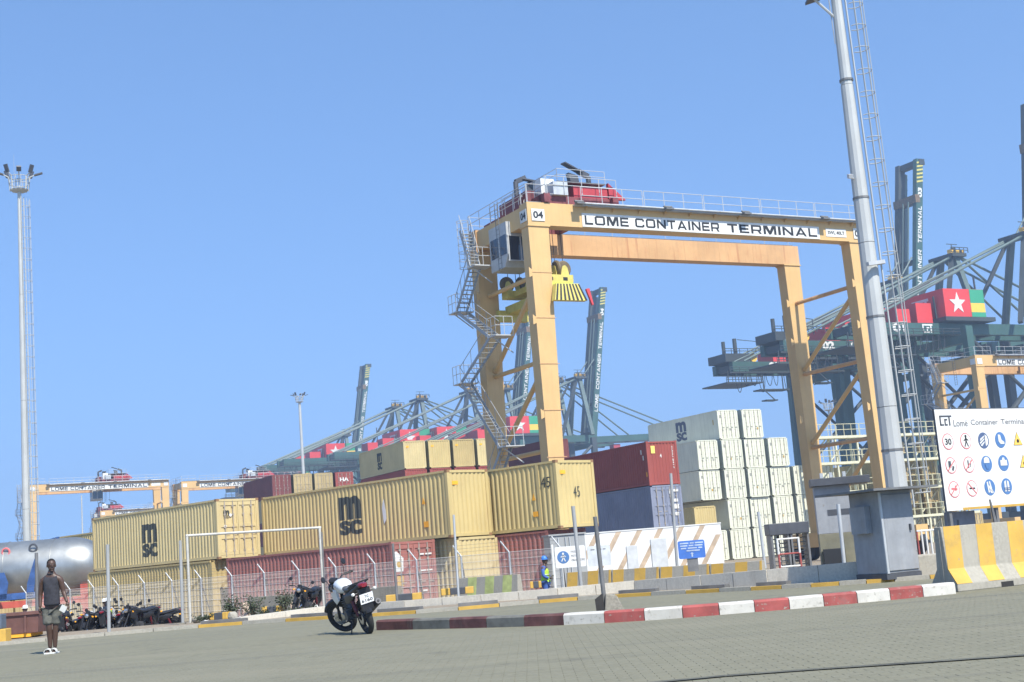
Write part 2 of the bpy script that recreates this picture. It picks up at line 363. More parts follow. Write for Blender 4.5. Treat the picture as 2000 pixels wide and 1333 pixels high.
# ------------------------------------------------------------------ low concrete wall behind the pavement
wl_px = [(470, 1214, .10), (640, 1195, .15), (790, 1187, .17), (940, 1177, .19), (1090, 1167, .22), (1240, 1156, .26), (1370, 1150, .30), (1500, 1144, .34), (1600, 1138, .36), (1680, 1133, .38), (1800, 1124, .42), (1860, 1119, .42)]
wl = [gr(x, y, .05) for x, y, h in wl_px]
m_wallc = mat('sun_lightened_concrete', (.56, .52, .43), .9, var=.1, vscale=1.5, streak=.35, fine=.03, bump=.06, world=True, dirt=(.2, .15, .1), dirtamt=.4)  # concrete lightened to paint in sunlight that misses the wall faces
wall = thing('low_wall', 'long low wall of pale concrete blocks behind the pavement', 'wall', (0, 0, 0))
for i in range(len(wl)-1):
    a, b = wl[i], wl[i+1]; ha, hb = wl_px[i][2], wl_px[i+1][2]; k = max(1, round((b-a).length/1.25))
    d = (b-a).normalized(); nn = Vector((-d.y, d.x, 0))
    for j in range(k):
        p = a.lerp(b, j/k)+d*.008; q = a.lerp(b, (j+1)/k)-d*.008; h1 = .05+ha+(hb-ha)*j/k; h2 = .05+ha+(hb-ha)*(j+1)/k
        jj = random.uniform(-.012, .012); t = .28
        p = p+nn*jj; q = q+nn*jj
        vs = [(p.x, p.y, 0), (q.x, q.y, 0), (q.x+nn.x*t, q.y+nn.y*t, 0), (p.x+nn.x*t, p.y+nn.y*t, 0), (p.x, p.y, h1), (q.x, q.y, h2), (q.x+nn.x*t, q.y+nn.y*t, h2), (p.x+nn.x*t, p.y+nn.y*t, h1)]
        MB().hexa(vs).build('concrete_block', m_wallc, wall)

# ================================================================== FENCE along the first row of containers
FA = Vector((-30.1+9.1, 67.5, -.75))   # set below from the fitted line
def fpos(k):  # k = post number, 0 at photo x 205
    s = 2.5; a = R_(44.4); Y0 = 67.5; X0 = -.3015*Y0
    return Vector((X0+s*k*math.cos(a), Y0-s*k*math.sin(a), -.75))
fence = thing('wire_fence', 'tall welded wire fence with cranked barbed wire arms before the stacked containers', 'fence', tuple(fpos(0)))
f0 = fpos(0); fdir = (fpos(1)-fpos(0)).normalized(); fn = Vector((-fdir.y, fdir.x, 0))   # fn points to the yard
fh = 2.05
pm = MB().tube((0, 0, 0), (0, 0, fh), .035, 8)
arm = MB().tube((0, 0, fh), tuple(Vector((0, 0, fh+.42))-fdir*.30-fn*.25), .03, 6)
postm = MB(); postm.tube((0, 0, 0), (0, 0, fh), .035, 8); postm = postm.mesh('post', m_rail, True)
armm = MB().tube((0, 0, fh-.01), tuple(Vector((-.28, 0, fh+.40))), .032, 6).mesh('barb_arm', m_rail, True)
brm = MB().tube((0, 0, fh*.93), tuple(fn*1.1-fdir*.9+Vector((0, 0, .1))), .028, 6).mesh('brace', m_galvd, True)
wp = MB(); Lb = 2.5; nb = 50
def wire(mb, p, q, r):
    p = Vector(p); q = Vector(q); d = (q-p).normalized(); up = Vector((0, 0, 1)) if abs(d.z) < .9 else fn
    a = d.cross(up).normalized()*r; b = a.cross(d).normalized()*r
    mb.add([p+a, p-a*.5+b*.87, p-a*.5-b*.87, q+a, q-a*.5+b*.87, q-a*.5-b*.87], [(0,1,4,3), (1,2,5,4), (2,0,3,5)])
for i in range(nb):
    t = (i+.5)*Lb/nb; p = fdir*t; wire(wp, p+Vector((0, 0, .05)), p+Vector((0, 0, fh)), .0052)
for j in range(9):
    z = .05+j*(fh-.05)/8; wire(wp, Vector((0, 0, z)), fdir*Lb+Vector((0, 0, z)), .008 if j % 2 else .011)
wpm = wp.mesh('wire_panel', m_wire)
bw = MB()
for j in range(3):
    t = .35+.3*j; o_ = Vector((-.28*t, 0, fh+.40*t)); wire(bw, o_, o_+fdir*Lb, .005)
bwm = bw.mesh('barbed_wire', m_galvd)
for k in range(-4, 13):
    P = fpos(k)-f0
    for nm, me in (('post', postm), ('barb_arm', armm), ('brace', brm)):
        o = link(nm, me, fence); o.location = P
    if k < 12:
        for nm, me in (('wire_panel', wpm), ('barbed_wire', bwm)):
            o = link(nm, me, fence); o.location = P

# ================================================================== CONTAINERS
def corr(L, y, a=.12, per=.278, dep=.042):
    """corrugation depth along a side wall"""
    if y < a or y > L-a: return .018
    t = ((y-a) % per)/per
    if t < .27: return 0.0
    if t < .5: return dep*(t-.27)/.23
    if t < .77: return dep
    return dep*(1-(t-.77)/.23)
def corrbreaks(L, a=.12, per=.278):
    o = [0, a]; y = a
    while y < L-a:
        for f_ in (.27, .5, .77, 1.0):
            q = y+per*f_
            if q < L-a: o.append(q)
        y += per
    return o+[L-a, L]
WD = 2.44
def side_mesh(L, H, mt, sgn, flat_=False):
    """side wall at x=0 (sgn -1) or x=WD (sgn 1)"""
    x_ = (lambda d: .02+d) if sgn < 0 else (lambda d: WD-.02-d)
    b = [0, L] if flat_ else corrbreaks(L-.3); zz = (.16, H-.1)
    vs = []; 
    for y in b:
        d = .012 if flat_ else corr(L-.3, y)
        yy = (y+.15) if not flat_ else (.15 if y == 0 else L-.15)
        for z in zz: vs.append((x_(d), yy, z))
    mb = MB(); mb.add(vs, [(2*i, 2*i+2, 2*i+3, 2*i+1) for i in range(len(b)-1)])
    me = mb.mesh('side_wall', mt); return me
def end_mesh(H, mt, yy, sgn, flat_=False):
    b = [0, WD-.3] if flat_ else corrbreaks(WD-.3, a=.08, per=.255); vs = []
    for x in b:
        d = .0 if flat_ else corr(WD-.3, x, a=.08, per=.255)
        for z in (.16, H-.12): vs.append((x+.15, yy+(.02+d)*sgn, z))
    return MB().add(vs, [(2*i, 2*i+2, 2*i+3, 2*i+1) for i in range(len(b)-1)]).mesh('end_wall', mt)
def frame_mesh(L, H, mt):
    f = MB(); p = .15; r_ = .06
    for x in (0, WD-p):
        for y in (0, L-p): f.box(x, x+p, y, y+p, .11, H-.11)
    for x in (0, WD-.07):
        f.box(x, x+.07, p, L-p, 0.03, .17); f.box(x, x+.07, p, L-p, H-.11, H-.02)
    for y in (0, L-.08):
        f.box(p, WD-p, y, y+.08, 0.03, .17); f.box(p, WD-p, y, y+.08, H-.13, H-.02)
    return f.mesh('frame', mt)
def cast_mesh(L, H, mt):
    f = MB()
    for x in (-.005, WD-.165):
        for y in (-.005, L-.165):
            for z in (0, H-.12): f.box(x, x+.17, y, y+.17, z, z+.12)
    return f
castm = MB().box(0, .17, 0, .17, 0, .12).mesh
_cc = {}
def cached(key, fn_):
    if key not in _cc: _cc[key] = fn_()
    return _cc[key]
def container(label, P, rot, mt, L=12.19, H=2.9, end='wall', reefer=False, near=False, group=None, castings=False, name='shipping_container'):
    t = thing(name, label, 'container', tuple(P), rot, group); k = (mt.name, L, H)
    link('side_wall', cached(('s', -1, reefer)+k, lambda: side_mesh(L, H, mt, -1, reefer)), t)
    link('side_wall', cached(('s', 1, reefer)+k, lambda: side_mesh(L, H, mt, 1, reefer)), t)
    link('roof', cached(('r',)+k, lambda: MB().box(.07, WD-.07, .08, L-.08, H-.06, H-.04).mesh('roof', mt)), t)
    link('floor', cached(('f',)+k, lambda: MB().box(.07, WD-.07, .08, L-.08, .1, .14).mesh('floor', m_floor)), t)
    link('frame', cached(('fr',)+k, lambda: frame_mesh(L, H, mt)), t)
    link('end_wall', cached(('e', 'far', reefer)+k, lambda: end_mesh(H, mt, L, -1, reefer)), t)
    if end == 'wall':
        link('end_wall', cached(('e', reefer)+k, lambda: end_mesh(H, mt, 0, 1)), t)
    else:
        for s in (0, 1):
            def dm(s=s):
                d = MB(); x0 = .15+s*(WD-.3)/2+.01; x1 = .15+(s+1)*(WD-.3)/2-.01; z0, z1 = .18, H-.14
                if reefer: d.box(x0, x1, .02, .1, z0, z1)
                else:
                    d.box(x0, x1, .05, .08, z0, z1)
                    for a, b in ((0, .07), (.30, .36), (.52, .58), (.93, 1.0)): d.box(x0, x1, .015, .05, z0+(z1-z0)*a, z0+(z1-z0)*b)
                    d.box(x0, x0+.07, .012, .05, z0+.01, z1-.01); d.box(x1-.07, x1, .012, .05, z0+.01, z1-.01)
                return d.mesh('door', mt)
            door = link('door', cached(('d', s, reefer)+k, dm), t)
            for q in (0, 1):
                def bm_(s=s, q=q):
                    d = MB(); xc = .15+(s+.28+.44*q)*(WD-.3)/2
                    d.tube((xc, -.012, .12), (xc, -.012, H-.1), .024, 6)
                    for z in (.35, .9, 1.5, 2.1, H-.4): d.box(xc-.06, xc+.06, -.01, .014, z, z+.07)
                    d.box(xc-.02, xc+.26, -.035, -.015, 1.15, 1.19)
                    return d.mesh('lock_bar', m_barw if reefer else m_bar)
                link('lock_bar', cached(('b', s, q, reefer)+k, bm_), door)
    if castings:
        for x in (-.005, WD-.165):
            for y in (-.005, L-.165):
                for z in (-.002, H-.118):
                    o = link('corner_casting', cached(('c', mt.name), lambda: MB().box(0, .17, 0, .17, 0, .12).mesh('corner_casting', m_cast.get(mt.name, mt))), t); o.location = (x, y, z)
    return t
m_bar = mat('lock_bar_steel', (.45, .4, .33), .5, metal=.3, var=.2)
m_barw = mat('lock_bar_grimy', (.42, .41, .33), .5, metal=.2, var=.25)
m_rust = mat('rusty_casting', (.3, .17, .08), .7, var=.3)
m_cast = {'container_yellow': m_rust, 'container_yellow_grimy': m_rust, 'container_yellow_faded': m_rust}
def side_logo(t, L, H, v0, v1, ztop, zmid, zbot, mt, flat_=False, txt=(('m', .05), ('sc', .035))):
    """logo on the left-hand side wall; v0 > v1 (reads towards the near end). Follows the corrugation."""
    for (s, bold), za, zb, nm in ((txt[0], ztop, zmid, 'logo_letter'), (txt[1], zmid+.03, zbot, 'logo_letters')):
        vs, fs, _ = textmesh(s, bold, .9)
        bm = bmesh.new(); vv = [bm.verts.new((a, b, 0)) for a, b in vs]
        for f_ in fs:
            try: bm.faces.new([vv[i] for i in f_])
            except Exception: pass
        wd = v0-v1
        if not flat_:
            for br in corrbreaks(L-.3):
                a = (v0-(br+.15))/wd
                if 0 < a < 1:
                    bmesh.ops.bisect_plane(bm, geom=bm.verts[:]+bm.edges[:]+bm.faces[:], plane_co=(a, 0, 0), plane_no=(1, 0, 0), dist=1e-6)
        for v in bm.verts:
            y = v0-v.co.x*wd; z = H-zb+(zb-za)*v.co.y
            d = .012 if flat_ else corr(L-.3, y-.15)
            v.co = Vector((.02+d-.006, y, z))
        me = bpy.data.meshes.new(nm); bm.to_mesh(me); bm.free(); me.materials.append(mt); link(nm, me, t)
def sticker(t, poly, face, u, z, mt, L=12.19, name='sticker', xd=None):
    """flat mark on the near end ('e') or left side ('s') of a container"""
    if face == 'e': return flat(name, poly, mt, t, (u, .012, z), (1, 0, 0), (0, 0, 1), .004)
    return flat(name, poly, mt, t, (.012, u, z), (0, -1, 0), (0, 0, 1), .004)
Z0 = -.75
def stackpos(px, py, ztop, rot, tier_h=2.9): p = gr(px, py, ztop); return p
G1 = 46.0; G2 = 28.67
dA, uA = D1(G1), D2(G1); dW, uW = D1(G2), D2(G2)
A0 = gr(872, 917.5, 5.05); A0.z = 0; C0 = gr(1084, 898.4, 5.05); C0.z = 0; L0 = gr(422, 975, 5.05); L0.z = 0
def put(P, z): return Vector((P.x, P.y, z))
# --- first row, facing the fence
cA = container('long yellow container with big dark letters behind the motorcycle, on top of maroon ones', put(A0, 2.15), G1, m_msc, L=13.72, castings=True, group='yellow containers nearest the fence')
side_logo(cA, 13.72, 2.9, 7.6, 6.0, .54, 1.62, 2.32, m_logo)
sticker(cA, rect(.34, .16), 'e', .28, 2.25, m_orange); sticker(cA, [(0, 0), (.22, 0), (.11, .3)], 's', 1.75, 1.55, m_orange); sticker(cA, rect(.3, .25), 's', 1.7, .55, m_orange)
sticker(cA, [(0, .95), (.06, 1.0), (.14, .5), (.16, .1), (.0, -.1), (-.06, .1), (-.1, .6)], 's', 4.35, 1.0, m_pwhite, name='torn_label')
cC = container('yellow container with 45 scrawled on its bare end wall, in front of the crane leg', put(C0, 2.15), G1, m_msc, L=13.72, castings=True, group='yellow containers nearest the fence')
sticker(cC, rect(.34, .16), 'e', .25, 2.3, m_orange); sticker(cC, [(0, 0), (.22, 0), (.11, .3)], 's', 1.55, 1.3, m_orange); sticker(cC, rect(.3, .22), 's', 1.55, .6, m_orange)
letters('45', m_logo, cC, (1.0, .008, 1.3), (1, 0, 0), (0, 0, 1), .42, .46, .0)
letters('45', m_logo, cC, (.008, .95, 1.78), (0, -1, 0), (0, 0, 1), .55, .45, .0)
for v_ in ((cC, 2.95, 2.05), ):
    MB().box(.0, .02, 1.05, 1.2, .16, 2.8).build('side_rib', m_msc, cC)
cL = container('yellow container with closed double doors and dark letters, second row from the left', put(L0, 2.15), G1, m_msc2, end='door', castings=True, group='yellow containers nearest the fence')
side_logo(cL, 12.19, 2.9, 7.05, 5.55, .72, 1.7, 2.43, m_logo)
letters('m', m_logo, cL, (.38, .002, 2.12), (1, 0, 0), (0, 0, 1), .34, .22, .03); letters('sc', m_logo, cL, (.4, .002, 1.97), (1, 0, 0), (0, 0, 1), .3, .12, .02)
for q in ((.78, 2.1), (.45, 1.55)): flat('sticker', circ(.08), m_pwhite, cL, (q[0], -.002, q[1]), (1, 0, 0), (0, 0, 1), .004)
lowL = container('yellow container on the ground under the double door one', put(L0-uA*.15+dA*.4, Z0), G1, m_msc3, group='yellow containers nearest the fence')
R2 = A0-uA*2.6+dA*.9
cR2 = container('dull red container with white lock bars on the ground, behind the parked motorcycle', put(R2, Z0), G1, m_cveil, end='door', castings=True, group='red containers on the ground')
for (u_, z_, w_, h_) in ((1.5, 2.28, .28, .12), (1.85, 2.28, .36, .12), (1.5, 1.6, .35, .1), (1.9, 1.6, .3, .1), (1.5, 1.15, .3, .08), (1.95, 1.15, .25, .08), (1.6, .75, .25, .12)):
    flat('printed_line', rect(w_, h_*.55), m_pwhite, cR2, (u_, -.003, z_), (1, 0, 0), (0, 0, 1), .003)
sticker(cR2, rect(.36, .42), 'e', .22, 1.05, m_yel); flat('poster', [(0, 0), (.45, 0), (.5, .55), (.12, .85), (0, .8)], m_pwhite, cR2, (.12, -.002, 1.65), (1, 0, 0), (0, 0, 1), .004)
flat('poster_mark', circ(.13), m_yel, cR2, (.36, -.007, 1.95), (1, 0, 0), (0, 0, 1), .004)
Y2 = A0+uA*.3
cY2 = container('yellow container on the ground between the red doors and the helmeted worker', put(Y2, Z0), G1, m_msc2, group='yellow containers nearest the fence')
R3 = C0+dA*.8+uA*.02
cR3 = container('dull red container on the ground under the one scrawled 45', put(R3, Z0), G1, m_cveil, castings=True, group='red containers on the ground')
# behind, left
K0 = gr(105, 1050, 5.05); K0 = put(K0, 0)-dA*12.19
container('yellow container half hidden behind the silver tank', put(K0, 2.15), G1, m_msc); container('yellow container lowest of its stack behind the silver tank', put(K0, Z0), G1, m_msc)
F0 = gr(-42, 1063, 5.05)
for i in range(3):
    container(['orange yellow container at the left edge above the tank', 'second orange yellow container from the left edge above the tank', 'third orange yellow container left of the tall lamp mast'][i], put(F0+uA*2.6*i, 2.15), G1, m_tan, L=6.06, group='orange yellow containers above the silver tank')
    container(['orange yellow container lowest at the left edge beyond the tank', 'orange yellow container lowest in the second stack beyond the tank', 'orange yellow container lowest in the third stack beyond the tank'][i], put(F0+uA*2.6*i, Z0), G1, m_tan, L=6.06, group='lower containers beyond the silver tank')
# --- right stack: red over blue
RR = gr(1261, 862.8, 7.95)
cR = container('bright red container on top of the blue one, right of the crane leg', put(RR, 5.05), G2, m_cred, castings=True, group='red and blue stack right of the crane leg')
letters('4', m_pwhite, cR, (1.02, .008, 1.8), (1, 0, 0), (0, 0, 1), .14, .26, .02)
sticker(cR, rect(.32, .5), 'e', .35, 2.1, mat('sticker_yellow', (.85, .6, .15), .6)); letters('CAIU 8417', m_pwhite, cR, (2.0, .008, 2.55), (0, 0, -1), (1, 0, 0), 1.5, .1, .01)
for z_, v_ in ((2.1, .75), (1.7, .55), (.6, .3)): sticker(cR, rect(.12, .3), 's', v_, z_, m_orange if z_ < 1 else m_pwhite)
cB = container('faded blue container with double doors under the bright red one', put(RR+uW*.02, 2.15), G2, m_cblue, end='door', group='red and blue stack right of the crane leg')
for (u_, z_, w_, h_) in ((1.45, 2.3, .26, .3), (1.78, 2.42, .4, .16), (1.75, 1.75, .35, .2), (1.75, 1.3, .38, .3), (1.78, .85, .3, .22)): flat('printed_block', rect(w_, h_), m_pwhite, cB, (u_, -.003, z_), (1, 0, 0), (0, 0, 1), .003)
container('blue container lowest of the stack, behind the striped white office container', put(RR, Z0), G2, m_cblue, group='red and blue stack right of the crane leg')
# --- white reefers
W0 = gr(1401, 800.7, 13.75); pw = 2.86
names_c = {-1: 'first column', 0: 'second column', 1: 'third column', 2: 'fourth column', 3: 'fifth column behind the crane leg', 4: 'sixth column behind the walkways', 5: 'seventh column behind the walkways', 6: 'eighth column behind the walkways'}
tier_n = ['lowest', 'second from the ground', 'third up', 'fourth up', 'topmost']
tiers = {-1: (0, 2, 3), 0: (0, 1, 2, 3, 4), 1: (0, 1, 2, 3, 4), 2: (0, 1, 2, 3), 3: (0, 1, 2), 4: (0, 1, 2), 5: (0, 1), 6: (0, 1)}
m_label = mat('grimy_print', (.3, .3, .26), .6)
for c in range(-1, 7):
    for k in tiers[c]:
        t = container(('white refrigerated container %s, %s of the white stack' if c < 3 else 'white refrigerated container %s, %s') % (tier_n[k], names_c[c]), put(W0+uW*pw*c+dW*random.uniform(-.12, .12)+uW*random.uniform(-.04, .04), Z0+2.9*k), G2, m_cwhite, end='door', reefer=True, group='white refrigerated containers')
        if k >= 1 and c < 4:
            flat('sticker', rect(.2, .28), m_label, t, (.22, .01, 2.1), (1, 0, 0), (0, 0, 1), .004)
            flat('sticker', rect(.16, .22), m_yel if (c+k) % 2 else m_label, t, (.9+.4*((c+k) % 3), .01, .85), (1, 0, 0), (0, 0, 1), .004)
            flat('sticker', rect(.12, .18), m_label, t, (.45+1.2*((c*3+k) % 2), .01, .8), (1, 0, 0), (0, 0, 1), .004)
        if c == 0 and k == 4: side_logo(t, 12.19, 2.9, 7.2, 5.4, .4, 1.45, 2.35, mat('logo_faded', (.1, .12, .17), .6), flat_=True); sticker(t, rect(.14, .5), 's', .9, 1.5, m_yel)
YY = gr(1355, 990, 4.43); YY.z = 4.43-2.59
container('yellow container low at the left foot of the white stack', YY, G2, m_msc, L=6.06, H=2.59, group='yellow containers left of the white stack'); container('yellow container on the ground at the left foot of the white stack', put(YY, Z0), G2, m_msc, L=6.06, H=2.59, group='yellow containers left of the white stack')
# --- yellow row high behind the first row
B0 = gr(787, 861.5, 13.75)
bn = ['with dark letters, leftmost', 'second', 'third', 'fourth, partly behind the crane leg,']
for c in range(4):
    t = container('yellow container %s in the high row behind the front row' % bn[c], put(B0+uW*2.8*c, 10.85), G2, [m_msc2, m_msc, m_msc3, m_msc2][c], group='high row of yellow containers')
    if c == 0: side_logo(t, 12.19, 2.9, 7.2, 5.9, .55, 1.5, 2.35, m_logo)
    sticker(t, rect(.3, .18), 'e', .3, 2.2, m_orange)
    for k in range(4):
        container('%s container %s in the %s column under the high yellow row' % ('red' if k == 3 else 'tan', tier_n[k], ['first', 'second', 'third', 'fourth'][c]), put(B0+uW*2.8*c, Z0+2.9*k), G2, m_cred if k == 3 else m_tan, group='containers under the high yellow row')
D0 = gr(531, 928, 13.75)
dn = [('maroon container with double doors at the left of the far high row', m_cmar), ('tan container with double doors second in the far high row', m_tan), ('tan container with double doors third in the far high row', m_tan), ('red container with white print at the right of the far high row', m_cred)]
for c in range(4):
    t = container(dn[c][0], put(D0+uW*2.8*c, 10.85), G2, dn[c][1], end='door', group='far high row of containers')
    if c == 3: letters('HA', m_pwhite, t, (.6, -.01, 1.7), (1, 0, 0), (0, 0, 1), 1.2, .5, .04)
    for k in range(4):
        container('%s container %s in the %s column under the far high row' % ('tan' if k % 2 else 'maroon', tier_n[k], ['first', 'second', 'third', 'fourth'][c]), put(D0+uW*2.8*c, Z0+2.9*k), G2, m_tan if k % 2 else m_cmar, group='containers under the far high row')
X0 = gr(1072, 858, 13.75)
for k in range(5): container('maroon container seen between the crane legs above the yellow one' if k == 4 else 'maroon container %s of the stack beyond the crane legs' % tier_n[k], put(X0, Z0+2.9*k), G2, m_cmar, group=None if k == 4 else 'containers under the maroon one')
# ================================================================== RUBBER TYRED GANTRY CRANE
GP = gr(1072, 441, 20.2); S_ = 23.25; ZB = 20.95; ZT = 22.33; WB = 6.8; XO = S_+1.4
# wide block capitals cut as plates
def _q(*p): return list(p)
def _O(a=.2, b=.2, c=.14, open_=False):
    P = []
    P.append([(c, 1-b), (c+.02, 1), (1-c-.02, 1), (1-c, 1-b)]); P.append([(c, b), (1-c, b), (1-c-.02, 0), (c+.02, 0)])
    P.append([(0, c), (a, c+.06), (a, 1-c-.06), (0, 1-c)]); P.append([(0, 1-c), (a, 1-c-.06), (c+.06, 1-b), (c+.02, 1)]); P.append([(0, c), (c+.02, 0), (c+.06, b), (a, c+.06)])
    if open_:
        P.append([(1-a, 1-b), (1-c-.02, 1), (1, 1-c), (1, .66), (1-a, .66)]); P.append([(1-a, b), (1-a, .34), (1, .34), (1, c), (1-c-.02, 0)])
    else:
        P.append([(1, c), (1, 1-c), (1-a, 1-c-.06), (1-a, c+.06)]); P.append([(1, 1-c), (1-c-.02, 1), (1-c-.06, 1-b), (1-a, 1-c-.06)]); P.append([(1, c), (1-a, c+.06), (1-c-.06, b), (1-c-.02, 0)])
    return P
GL = {'L': (.9, [[(0, 0), (.22, 0), (.22, 1), (0, 1)], [(.22, 0), (1, 0), (1, .22), (.22, .22)]]), 'O': (1.15, _O()), 'C': (1.1, _O(open_=True)),
 'M': (1.3, [[(0, 0), (.18, 0), (.18, 1), (0, 1)], [(.82, 0), (1, 0), (1, 1), (.82, 1)], [(.18, 1), (.18, .66), (.42, 0), (.5, 0), (.5, .42), (.32, 1)], [(.82, 1), (.68, 1), (.5, .42), (.5, 0), (.58, 0), (.82, .66)]]),
 'E': (.95, [[(0, 0), (.22, 0), (.22, 1), (0, 1)], [(.22, 0), (1, 0), (1, .21), (.22, .21)], [(.22, .79), (1, .79), (1, 1), (.22, 1)], [(.22, .4), (.94, .4), (.94, .6), (.22, .6)]]),
 'N': (1.1, [[(0, 0), (.2, 0), (.2, 1), (0, 1)], [(.8, 0), (1, 0), (1, 1), (.8, 1)], [(.2, 1), (.2, .68), (.8, 0), (.8, .32)]]),
 'T': (1.0, [[(0, .79), (1, .79), (1, 1), (0, 1)], [(.39, 0), (.61, 0), (.61, .79), (.39, .79)]]),
 'A': (1.2, [[(0, 0), (.2, 0), (.52, .72), (.52, 1), (.42, 1)], [(1, 0), (.58, 1), (.52, 1), (.52, .72), (.8, 0)], [(.26, .18), (.74, .18), (.68, .36), (.33, .36)]]),
 'I': (.26, [[(0, 0), (1, 0), (1, 1), (0, 1)]]),
 'R': (1.05, [[(0, 0), (.2, 0), (.2, 1), (0, 1)], [(.2, .8), (.85, .8), (1, .88), (.88, 1), (.2, 1)], [(.8, .5), (1, .48), (1, .88), (.85, .8), (.8, .78)], [(.2, .32), (.9, .32), (1, .48), (.8, .5), (.2, .5)], [(.6, .32), (.78, 0), (1, 0), (.84, .32)]])}
def blockword(s, mt, parent, p0, xd, zd, wd, hg, name='lettering'):
    gap = .2; tot = sum(GL[c][0] for c in s)+gap*(len(s)-1); k = wd/tot; x = 0; g_ = MB(); xd = Vector(xd).normalized(); zd = Vector(zd).normalized(); p0 = Vector(p0)
    for c in s:
        w_, polys = GL[c]
        for po in polys:
            vs = [p0+xd*((x+a*w_)*k)+zd*(b*hg) for a, b in po]; o_ = len(g_.v); g_.v += [tuple(v) for v in vs]; g_.f.append(tuple(range(o_, o_+len(vs)))); g_.mi.append(0)
        x += w_+gap
    me = bpy.data.meshes.new(name); me.from_pydata(g_.v, [], g_.f); me.materials.append(mt); return link(name, me, parent)
def railing(mb, pts, h=1.1, step=1.5, r=.022):
    """pts polyline of floor points"""
    for a, b in zip(pts[:-1], pts[1:]):
        a = Vector(a); b = Vector(b); n_ = max(1, round((b-a).length/step))
        for i in range(n_+1):
            p = a.lerp(b, i/n_); mb.tube(p, p+Vector((0, 0, h)), r, 5)
        for z in (h, h*.52): mb.tube(a+Vector((0, 0, z)), b+Vector((0, 0, z)), r, 5)
def stairflight(mb, a, b, wd=.7, ax=Vector((1, 0, 0))):
    """open flight between a (low) and b (high) with treads and handrails; ax = width direction"""
    a = Vector(a); b = Vector(b)
    for s in (0, wd):
        mb.beam(a+ax*s, b+ax*s, .05, .2)
        mb.tube(a+ax*s+Vector((0, 0, 1)), b+ax*s+Vector((0, 0, 1)), .022, 5)
        for i in range(4):
            p = a.lerp(b, (i+.5)/4)+ax*s; mb.tube(p, p+Vector((0, 0, 1)), .02, 4)
    n_ = max(3, round(abs(b.z-a.z)/.24)); d = (b-a); d.z = 0; d = d.normalized()
    for i in range(1, n_):
        p = a.lerp(b, i/n_)+ax*wd/2
        mb.beam(p-ax*wd/2, p+ax*wd/2, .2, .03)
